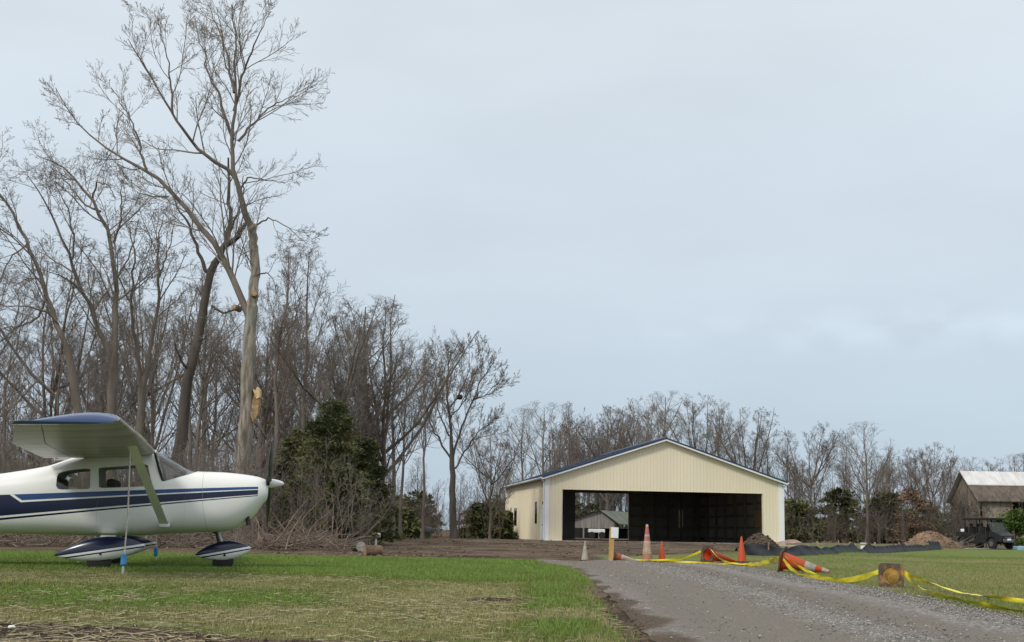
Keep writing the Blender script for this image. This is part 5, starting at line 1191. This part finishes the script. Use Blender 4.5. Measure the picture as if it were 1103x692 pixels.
o = MB().add(v_,[(k,(k+1)%N_,N_) for k in range(N_)]).build('gravel_pad', mat('pale_gravel',(.42,.41,.39),(.28,.27,.255),30,.9)); tag(o,'pale gravel patch under the utility vehicle','gravel pad',kind='structure')
tx = P(1102,589,80); o = MB().box((tx.x,80,gz(tx.x,80)+.10),(1.0,.8,.26),bev=.05).build('tarp_bundle', mat('pale_blue_tarp',(.28,.45,.58),(.2,.34,.46),4,.5)); tag(o,'folded pale blue tarp on the grass at the right edge','tarp')

# ================================================================== cones
def cone_mat(name, base, bands, h):
    m_, n_, l_, b_ = _new(name); b_.inputs['Roughness'].default_value = .55
    t_ = n_.new('ShaderNodeTexCoord'); nz_ = n_.new('ShaderNodeTexNoise'); nz_.inputs['Scale'].default_value = 9; nz_.inputs['Detail'].default_value = 6; l_.new(t_.outputs['Object'], nz_.inputs['Vector'])
    s_ = n_.new('ShaderNodeSeparateXYZ'); l_.new(t_.outputs['Object'], s_.inputs[0])
    r_ = n_.new('ShaderNodeValToRGB'); r_.color_ramp.interpolation = 'CONSTANT'; e_ = r_.color_ramp.elements; e_[0].position = 0; e_[0].color = (*base,1); e_[1].position = 1.0; e_[1].color = (*(bands[-1][1] if bands else base),1)
    for p_,c_ in bands: x = e_.new(p_); x.color = (*c_,1)
    dv = n_.new('ShaderNodeMath'); dv.operation = 'DIVIDE'; l_.new(s_.outputs[2], dv.inputs[0]); dv.inputs[1].default_value = h; l_.new(dv.outputs[0], r_.inputs[0])
    g_ = n_.new('ShaderNodeValToRGB'); g_.color_ramp.elements[0].position = .45; g_.color_ramp.elements[0].color = (0,0,0,1); g_.color_ramp.elements[1].position = .75; g_.color_ramp.elements[1].color = (.7,.7,.7,1); l_.new(nz_.outputs[0], g_.inputs[0])
    mx_ = n_.new('ShaderNodeMix'); mx_.data_type = 'RGBA'; l_.new(g_.outputs[0], mx_.inputs[0]); l_.new(r_.outputs[0], mx_.inputs[6]); mx_.inputs[7].default_value = (.30,.22,.15,1); l_.new(mx_.outputs[2], b_.inputs['Base Color'])
    tr_ = n_.new('ShaderNodeBsdfTranslucent'); ms_ = n_.new('ShaderNodeMixShader'); ms_.inputs[0].default_value = .5; l_.new(mx_.outputs[2], tr_.inputs[0]); l_.new(b_.outputs[0], ms_.inputs[1]); l_.new(tr_.outputs[0], ms_.inputs[2]); l_.new(ms_.outputs[0], n_['Material Output'].inputs[0]); return m_
OR, WB = (.80,.13,.03), (.62,.58,.54)
BASEM = mat('dirty_cone_base', (.10,.06,.04), (.045,.035,.03), 6, .85, c3=(.25,.08,.035), scale3=7)
def traffic_cone(h, bs, m, label, loc_, axis=(0,0,1), spin=0, inner=None, basem=None):
    o = thing('traffic_cone', label, 'traffic cone', loc_)
    ax_ = Vector(axis).normalized(); xh = Vector((ax_.y,-ax_.x,0)) if abs(ax_.z) < .9 else Vector((1,0,0)); xh.normalize(); q = Matrix((xh, ax_.cross(xh), ax_)).transposed().to_quaternion()
    from mathutils import Quaternion
    o.rotation_mode = 'QUATERNION'; o.rotation_quaternion = q@Quaternion((0,0,1), spin)
    n_ = 28; rb, rt_ = bs*.37, h*.032
    pr = [(rb,.02),(rb*.96,.05),(rb*.93,.06),(rt_,h*.985),(rt_*.7,h)]
    outer = [[(r_*math.cos(2*PI*k/n_),r_*math.sin(2*PI*k/n_),z_) for k in range(n_)] for r_,z_ in pr]
    inn = [[((r_-.006)*math.cos(2*PI*k/n_),(r_-.006)*math.sin(2*PI*k/n_),z_-.004) for k in range(n_)] for r_,z_ in pr[::-1][1:]]
    MB().loft(outer+inn, cap=False).build('cone_body', m, o, True, 35)
    # foot: square ring with rounded hole and corner lugs
    vs = []; N4 = 32
    for zz_ in (.0,.028):
        for k in range(N4):
            a_ = 2*PI*k/N4; c_, s_ = math.cos(a_), math.sin(a_); kk = bs/2/max(abs(c_),abs(s_)); kk = min(kk, bs*.66); vs.append((kk*c_,kk*s_,zz_))
        for k in range(N4): a_ = 2*PI*k/N4; vs.append(((rb-.012)*math.cos(a_),(rb-.012)*math.sin(a_),zz_))
    fs = []
    for k in range(N4):
        j = (k+1)%N4; fs += [(k,N4+k,N4+j,j),(2*N4+k,2*N4+j,3*N4+j,3*N4+k),(k,j,2*N4+j,2*N4+k),(N4+k,3*N4+k,3*N4+j,N4+j)]
    MB().add(vs,fs).build('cone_base', basem or BASEM, o)
    return o
def standing(px, pyb, pyt, Y, m, label, w=.36, spin=.3, basem=None):
    b_ = P(px,pyb,Y); t_ = P(px,pyt,Y); z = gz(b_.x,Y); h = (t_-b_).z; h = P(px,pyt,Y).z-z; return traffic_cone(h, w*h, m, label, (b_.x,Y,z), (0,0,1), spin, basem=basem)
def lying(px, Y, h, bs, ax, m, label, spin=0, basem=None, lift=.0):
    x = P(px,600,Y).x; z = gz(x,Y); tl = math.atan2(bs*.42, h); a_ = Vector(ax).normalized(); d_ = Vector((a_.x*math.cos(tl), a_.y*math.cos(tl), -math.sin(tl)))
    return traffic_cone(h, bs, m, label, (x,Y,z+bs*.5*math.cos(tl)+lift), d_, spin, basem=basem)
c_white = cone_mat('dirty_white_cone', (.60,.56,.48), [], .5)
c_old = cone_mat('sun_bleached_cone', (.62,.30,.20), [(.22,(.66,.52,.36)),(.52,(.72,.62,.52)),(.56,(.70,.25,.20)),(.68,(.74,.62,.56)),(.74,(.66,.22,.20)),(.95,(.74,.60,.56))], .87)
c_or = cone_mat('orange_cone', OR, [], .6)
c_band = cone_mat('banded_orange_cone', OR, [(.46,WB),(.66,OR),(.78,WB),(.90,OR)], .95)
c_half = cone_mat('faded_cone', (.55,.16,.08), [(.22,(.70,.62,.48))], .8)
c_yel = cone_mat('yellowed_cone', (.88,.68,.34), [(.3,(.90,.76,.45))], .6)
standing(630,604,583,30.0,c_white,'small dirty white cone left of the wooden post',.50)
standing(697,604.5,565,30.3,c_old,'tall sun-bleached cone with pink bands, largest upright cone',.42)
standing(713,604.5,583,30.8,c_or,'small plain orange cone right of the tall bleached cone',.52)
standing(799,606.5,578,31.0,c_or,'plain orange cone standing before the dark earth mound',.50)
lying(661,29.6,.60,.28,(1,-.08,0),c_half,'fallen faded cone lying right of the wooden post',.2)
lying(762,30.4,.95,.40,(.80,.60,0),c_or,'fallen orange cone showing its dark hollow foot, tied with tape',.1)
lying(842,23.2,.88,.44,(.90,-.43,0),c_band,'fallen orange cone with two white bands at the road edge',.35)
lying(959,16.9,.75,.325,(.42,.90,0),c_yel,'fallen cone whose square foot and yellow hollow face the road',0.02, basem=mat('dark_cone_foot',(.11,.08,.055),(.05,.038,.03),7,.8,c3=(.34,.17,.06),scale3=9))
# caution tape
TAPE = mat('yellow_plastic_tape', (.78,.66,.03), (.62,.50,.02), 5, .4, spec=.4)
def tape(label, pts, w=.07, seed=1, name='barrier_tape'):
    rng = np.random.default_rng(seed); C = [P(a_,b_,Y_) for a_,b_,Y_ in pts]; Cn = np.array([tuple(c) for c in C])
    d_ = np.r_[0,np.cumsum(np.linalg.norm(np.diff(Cn,axis=0),axis=1))]; q = np.linspace(0,d_[-1],max(24,int(d_[-1]/.08))); L_ = np.stack([np.interp(q,d_,Cn[:,i]) for i in range(3)],1)
    for _ in range(6): L_[1:-1] = .25*L_[:-2]+.5*L_[1:-1]+.25*L_[2:]
    L_[:,2] += .012*(fbm(q*1.6,q*0,seed)-.5); gl_ = g(L_[:,0],L_[:,1])+.035; L_[:,2] = np.maximum(L_[:,2], gl_)
    T_ = np.gradient(L_,axis=0); T_ /= np.linalg.norm(T_,axis=1,keepdims=True); up = np.array([0,0,1.])
    S_ = np.cross(T_,up); S_ /= np.linalg.norm(S_,axis=1,keepdims=True); U_ = np.cross(S_,T_); tw_ = 1.1+1.5*(fbm(q*.8,q*0+7,seed+3)-.5)*2
    wv = w*(.55+.5*fbm(q*2.0,q*0+3,seed+9)); W_ = (S_*np.cos(tw_)[:,None]+U_*np.sin(tw_)[:,None])*(wv/2)[:,None]; N_ = np.cross(T_,W_); N_ /= np.linalg.norm(N_,axis=1,keepdims=True)
    k_ = .010*np.sin(q*9+seed)[:,None]*N_
    rr_ = [[tuple(L_[i]-W_[i]), tuple(L_[i]+k_[i]+N_[i]*.002), tuple(L_[i]+W_[i]), tuple(L_[i]+k_[i]-N_[i]*.002)] for i in range(len(q))]
    return tag(MB().loft(rr_).build(name, TAPE, None, True, 60), label, 'tape')
tape('yellow tape lying from the tall cone up to the dark hollow foot', [(682,604,30.1),(705,604.3,30.2),(727,603.5,30.2),(742,600,30.2),(752,596,30.2),(755,594,30.2)], seed=1, w=.07)
tape('long yellow tape on the gravel from small orange cone to banded cone', [(700,604.6,29.9),(730,606,29.3),(760,608.5,28.3),(790,611,27.2),(805,610.5,26.5),(822,606.5,25),(838,600.5,23.4)], seed=2, w=.08)
tape('yellow tape sagging from the dark hollow foot to the banded cone', [(766,592,30.2),(772,600,29.4),(783,606.5,28.2),(800,609,27),(818,607.5,25.2),(839,602,23.4)], seed=3, w=.09)
tape('yellow tape hanging from the banded cone to the square cone foot', [(842,600,23.2),(850,611,22.0),(862,619.5,20.8),(880,624.5,19.8),(905,626,18.8),(928,622.5,17.8),(947,616,17.0)], seed=4, w=.085)
tape('short yellow tape looped over the fallen banded cone', [(845,600,23.1),(854,606,22.6),(866,614,21.8),(880,619.5,21.2),(892,623.5,20.2)], seed=5, w=.05)
tape('lower yellow tape from the square cone foot to the right edge', [(974,617,16.9),(984,629,16.0),(1000,637.5,14.9),(1025,645.5,13.8),(1060,655,12.6),(1103,661.5,11.7),(1160,668,11.0)], seed=6, w=.075)
tape('upper yellow tape from the square cone foot across the grass to the right', [(973,616,17.1),(990,624,16.6),(1010,631,15.9),(1040,640.5,14.9),(1070,646,14.1),(1103,652,13.4),(1160,660,12.6)], seed=7, w=.07)
# wooden post with paper notice
pp = P(658,604,30.2); z = gz(pp.x,30.2); PO = thing('wooden_post','yellowish wooden post carrying a white paper notice','post',(pp.x,30.2,z),(0,R(2),.2)); hp = P(658,568,30.2).z-z
MB().box((0,0,hp/2-.1),(.10,.09,hp+.2),bev=.006).build('post', mat('yellow_pine',(.55,.36,.13),(.42,.26,.09),6,.8,.2,stretch=(1,1,.15)), PO)
nt_ = MB().box((.05,-.062,hp-.125),(.18,.012,.25)).build('paper_notice', mat('white_paper',(.78,.79,.80),(.72,.73,.74),3,.7), PO)
mb = MB(); rn = random.Random(2)

# ================================================================== mounds, fence, logs
def mound(name, px, Y, w, d, h, m, label, seed, kind='structure', sink=.05, rough=.25, cat='earth mound'):
    x0 = P(px,600,Y).x; z0 = gz(x0,Y); N_ = 44; u = np.linspace(-1,1,N_); U,V_ = np.meshgrid(u,u); r = np.sqrt(U**2+V_**2); th_ = np.arctan2(V_,U)
    rr_ = r/(1+.15*np.sin(2*th_+seed)+.1*np.sin(3*th_+2*seed)); hh = h*np.clip(1-rr_**1.5,0,1)**1.1*(1+rough*(fbm(U*3+seed,V_*3,seed)-.5)*2)+h*.10*(fbm(U*9,V_*9+seed,seed+3)-.5)*(rr_<1)
    hh = np.where(rr_>=1,-.15,hh); Xm, Ym = x0+U*w, Y+V_*d; Zm = g(Xm,Ym)+hh-sink*0; V3 = np.stack([Xm.ravel(),Ym.ravel(),Zm.ravel()],1); I = np.arange(N_*N_).reshape(N_,N_)
    Qm = np.stack([I[:-1,:-1],I[:-1,1:],I[1:,1:],I[1:,:-1]],-1).reshape(-1,4)
    return tag(link(name, npmesh(name, V3, Qm, m, smooth=True)), label, cat)
DSOIL = mat('dark_soil', (.105,.078,.055), (.045,.034,.026), 4, .95, 1.0, lo=.3, hi=.7, coords='Object')
BSOIL = mat('brown_soil', (.27,.18,.115), (.15,.095,.06), 3, .95, 1.0, lo=.3, hi=.7)
PSOIL = mat('pinkish_soil', (.34,.25,.2), (.22,.155,.12), 3, .95, .6)
mound('earth_mound', 819, 46, .82, .8, .66, DSOIL, 'dark brown earth mound behind the standing orange cone', 3)
mound('earth_mound', 853, 66, 1.3, 1.0, .38, PSOIL, 'low pinkish earth mound right of the hangar corner', 5)
mound('earth_mound', 1002, 79, 1.95, 1.6, 1.02, BSOIL, 'brown earth mound left of the utility vehicle', 7)
MB_ = mat('mulch', (.33,.23,.15), (.16,.1,.065), 20, .95)
brush_pile(1018,588,78,'scatter of brown roots and sticks beside the brown earth mound',12,1.2,.25,90)
# silt fence of black fabric
SILT = mat('black_silt_fabric', (.016,.018,.021), (.008,.009,.011), 3, .6, .3, spec=.3)
pf = [(797,39),(820,38.2),(842,37.5),(870,39),(900,43),(930,49),(955,55),(980,62),(1000,68),(1014,73)]
C = np.array([(P(a_,600,Y_).x, Y_) for a_,Y_ in pf]); d_ = np.r_[0,np.cumsum(np.linalg.norm(np.diff(C,axis=0),axis=1))]; q = np.linspace(0,d_[-1],260); xq, yq = np.interp(q,d_,C[:,0]), np.interp(q,d_,C[:,1])
hh = .30+.16*(fbm(q*.5,q*0,91)-.5)*2+.16*sstep(d_[-1]*.72,d_[-1]*.97,q); hh *= 1-.5*sstep(d_[-1]*.97,d_[-1],q)
V3 = []; zz_ = g(xq,yq)
for j,t in enumerate((0,.3,.6,.85,1,.9)):
    o_ = .30*(t-.5)*(fbm(q*1.1,q*0+4,93)-.3)*2+.07*np.sin(q*5+t*4)+(.10 if j==5 else 0); V3.append(np.stack([xq+.25*o_, yq+o_-.25*(1-t)*(t<.5), zz_+hh*t*(1+.2*(fbm(q*2.5,q*0+j,95)-.5)) + (.01 if t==0 else 0)],-1))
V3 = np.concatenate(V3); I = np.arange(6*260).reshape(6,260); Qf = np.stack([I[:-1,:-1],I[:-1,1:],I[1:,1:],I[1:,:-1]],-1).reshape(-1,4)
SF = thing('silt_fence','sagging black silt fence running back right of the hangar','silt fence',(0,0,0)); link('fabric', npmesh('silt_fabric', V3, Qf, SILT, smooth=True), SF)
for k in range(8, 260, 24):
    MB().box((xq[k],yq[k]+.06,zz_[k]+.14),(.04,.04,.5),Matrix.Rotation(.1*math.sin(k),3,'X')).build('stake', LUM, SF)
# batter boards
RAIL = mat('pale_rail', (.42,.34,.25), (.33,.26,.19), 2, .85, stretch=(.3,3,3))
BT = thing('batter_board','pale wooden rail on short stakes behind the silt fence','rail fence',(0,0,0)); ends = [P(846,586.3,56),P(880,586,58),P(915,586.5,60),P(942,587,61),P(968,587,63),P(1000,586,66)]
for a_,b_ in zip(ends[:-1],ends[1:]): mb = MB(); mb.beam(a_,b_,.04,.09); mb.build('rail', RAIL, BT)
for k,p_ in enumerate(ends[1:-1]):
    z = gz(p_.x,p_.y); MB().box((p_.x,p_.y-.06,(z+p_.z)/2+.02),(.09,.04,p_.z-z+.2)).build('stake', LUM, BT)
bk_ = P(930,584,64); z = gz(bk_.x,64); o = MB().tube([(bk_.x,64,z),(bk_.x,64,z+.36)],[.15,.17],16).build('white_bucket', WTRIM, None, True); tag(o,'white bucket behind the wooden rail','bucket')
# logs
def log(px, py, Y, r, ln, ang, label, m, endm, tilt=0):
    p_ = P(px,py,Y); z = gz(p_.x,Y); o = thing('log',label,'log',(p_.x,Y,z+r*.85),(0,tilt,ang)); rng = np.random.default_rng(int(px)); n_ = 20; rg = []
    prof = 1+.10*rng.standard_normal(n_); prof = (prof+np.roll(prof,1)+np.roll(prof,-1))/3
    for x_ in np.linspace(-ln/2,ln/2,6): s_ = 1+.06*rng.standard_normal(); rg.append([(x_,r*s_*prof[k]*math.cos(2*PI*k/n_),r*s_*prof[k]*math.sin(2*PI*k/n_)) for k in range(n_)])
    MB().loft(rg).build('bark', m, o, True, 50)
    for x_,dx in ((-ln/2,-.004),(ln/2,.004)): MB().add([(x_+dx,.88*r*prof[k]*math.cos(2*PI*k/n_),.88*r*prof[k]*math.sin(2*PI*k/n_)) for k in range(n_)],[tuple(range(n_))]).build('cut_end', endm, o)
log(402,593,31.5,.14,.42,R(25),'short brown log lying at the lawn edge',mat('log_bark_brown',(.19,.125,.08),(.09,.06,.04),6,.95,.6),mat('log_end',(.30,.21,.13),(.2,.14,.09),8,.9))
log(386,586,37,.17,.42,R(-60),'grey-topped log behind the short brown log',mat('log_bark_grey',(.10,.085,.075),(.05,.042,.036),6,.95,.6),mat('weathered_log_end',(.42,.38,.33),(.3,.27,.23),8,.9))
ws = P(405,578,45); z = gz(ws.x,45); o = thing('marker_post','small pale marker post behind the logs','marker',(ws.x,45,z)); MB().tube([(0,0,0),(0,0,P(405,578,45).z-z)],.04,8).build('post', WTRIM, o, True); MB().box((0,0,P(405,578,45).z-z+.04),(.3,.25,.16),bev=.04).build('cap', WTRIM, o, True)
# covered trailer far left of the hangar
tx = P(456,582,92); z = gz(tx.x,92); TR = thing('covered_trailer','low dark tarp-covered trailer at the foot of the wood','trailer',(tx.x,92,z),(0,0,R(8)))
MB().box((0,0,.42),(1.5,1.0,.12),bev=.02).build('bed', DKMET, TR)
mb = MB(); mb.loft([[(x_,.52*math.cos(t)*k_,.48+(.34*k_+.03*math.sin(5*x_))*math.sin(t)) for t in np.linspace(0,PI,9)] for x_,k_ in ((-.78,.55),(-.6,.95),(-.1,1.0),(.4,.92),(.78,.6))]); mb.build('tarp', mat('black_tarp',(.02,.02,.022),(.035,.035,.037),3,.5), TR, True)
for x_ in (-.3,.3): MB().tube([(x_,-.58,.2),(x_,-.44,.2)],.2,14).build('wheel', DARK, TR, True)
wj = P(443,577,91); z = gz(wj.x,91); o = thing('signal_post','small dark post with a white cap beside the covered trailer','post',(wj.x,91,z)); MB().tube([(0,0,0),(0,0,.75)],.05,8).build('post', DKMET, o, True); MB().box((0,0,.86),(.32,.2,.2),bev=.04).build('cap', WTRIM, o, True)
fr = thing('rail_fence','low reddish rail fence at the foot of the lone bare tree','fence',(0,0,0)); a_,b_ = P(467,582.2,92), P(492,582.4,92)
for dzz in (0,.22): mb = MB(); mb.beam(a_+Vector((0,0,dzz)),b_+Vector((0,0,dzz)),.04,.08); mb.build('rail', mat('reddish_rail',(.22,.085,.06),(.14,.06,.045),3,.9), fr)
for t in (0,.33,.66,1): p_ = a_.lerp(b_,t); z = gz(p_.x,p_.y); MB().box((p_.x,p_.y,(z+p_.z+.25)/2),(.08,.08,p_.z+.3-z)).build('post', MATS['reddish_rail'], fr)
# scattered bits
for px_,py_,Y_,lb in ((612,645,11.6,'pale broken stones lying in the lawn beside the road'),):
    x0 = P(px_,py_,Y_).x; xx = x0+.07*RNG.standard_normal(22); yy2 = Y_+.22*RNG.standard_normal(22); o = stones('pale_stones', xx, yy2, g(xx,yy2)+.008, .008+.014*RNG.random(22), attr_leaf('pale_stone',[(.4,.38,.35),(.62,.6,.57)],.8), lb)
sx_ = P(12,683,7.9).x; o = MB().box((sx_,7.9,gz(sx_,7.9)+.015),(.045,.03,.02),Matrix.Rotation(.3,3,'Z'),bev=.01).build('paper_scrap', WTRIM); tag(o,'white scrap lying in the lawn at the lower left corner','litter')

rs = np.random.default_rng(55)
for px_, Y_, w_, d_, h_, cm, lb, nn in ((819,46,.82,.8,.66,'clod_dark','dark clods scattered over the nearer dark earth mound',900),(1002,79,1.95,1.6,1.02,'clod_brown','brown clods and stones scattered over the far brown earth mound',900)):
    x0 = P(px_,600,Y_).x; r_ = np.sqrt(rs.random(nn))*1.05; a_ = rs.random(nn)*6.283; U_, V_ = r_*np.cos(a_), r_*np.sin(a_)
    seed = 3 if px_ == 819 else 7; rr_ = r_/(1+.15*np.sin(2*a_+seed)+.1*np.sin(3*a_+2*seed)); hh_ = h_*np.clip(1-rr_**1.5,0,1)**1.1*(1+.25*(fbm(U_*3+seed,V_*3,seed)-.5)*2)
    xx, yy2 = x0+U_*w_, Y_+V_*d_
    stones('earth_clods', xx, yy2, g(xx,yy2)+hh_, (.015+.07*rs.random(nn)**3)*(1 if px_==819 else 1.6), attr_leaf(cm, [(.04,.03,.022),(.09,.065,.046),(.15,.11,.08)] if px_==819 else [(.12,.075,.05),(.22,.15,.10),(.33,.24,.17)], .95), lb)

N_ = 9000; yy2 = 30.5+48*rs.random(N_)**1.3; xx = -(.30*yy2)+(.30*yy2+.19*yy2)*rs.random(N_); k_ = (rs.random(N_) < soil(xx,yy2)**2*(.15+.85*sstep(.45,.62,fbm(xx*.5,yy2*.25,301))))&((yy2>33)|(xx<.5)); xx, yy2 = xx[k_], yy2[k_]
stones('yard_clods', xx, yy2, g(xx,yy2), (.01+.06*rs.random(len(xx))**4)*(.6+yy2/60), attr_leaf('yard_clod', [(.04,.03,.02),(.08,.058,.04),(.13,.10,.07),(.18,.145,.105)], .95), 'crumbled clods of earth over the bare yard before the hangar')
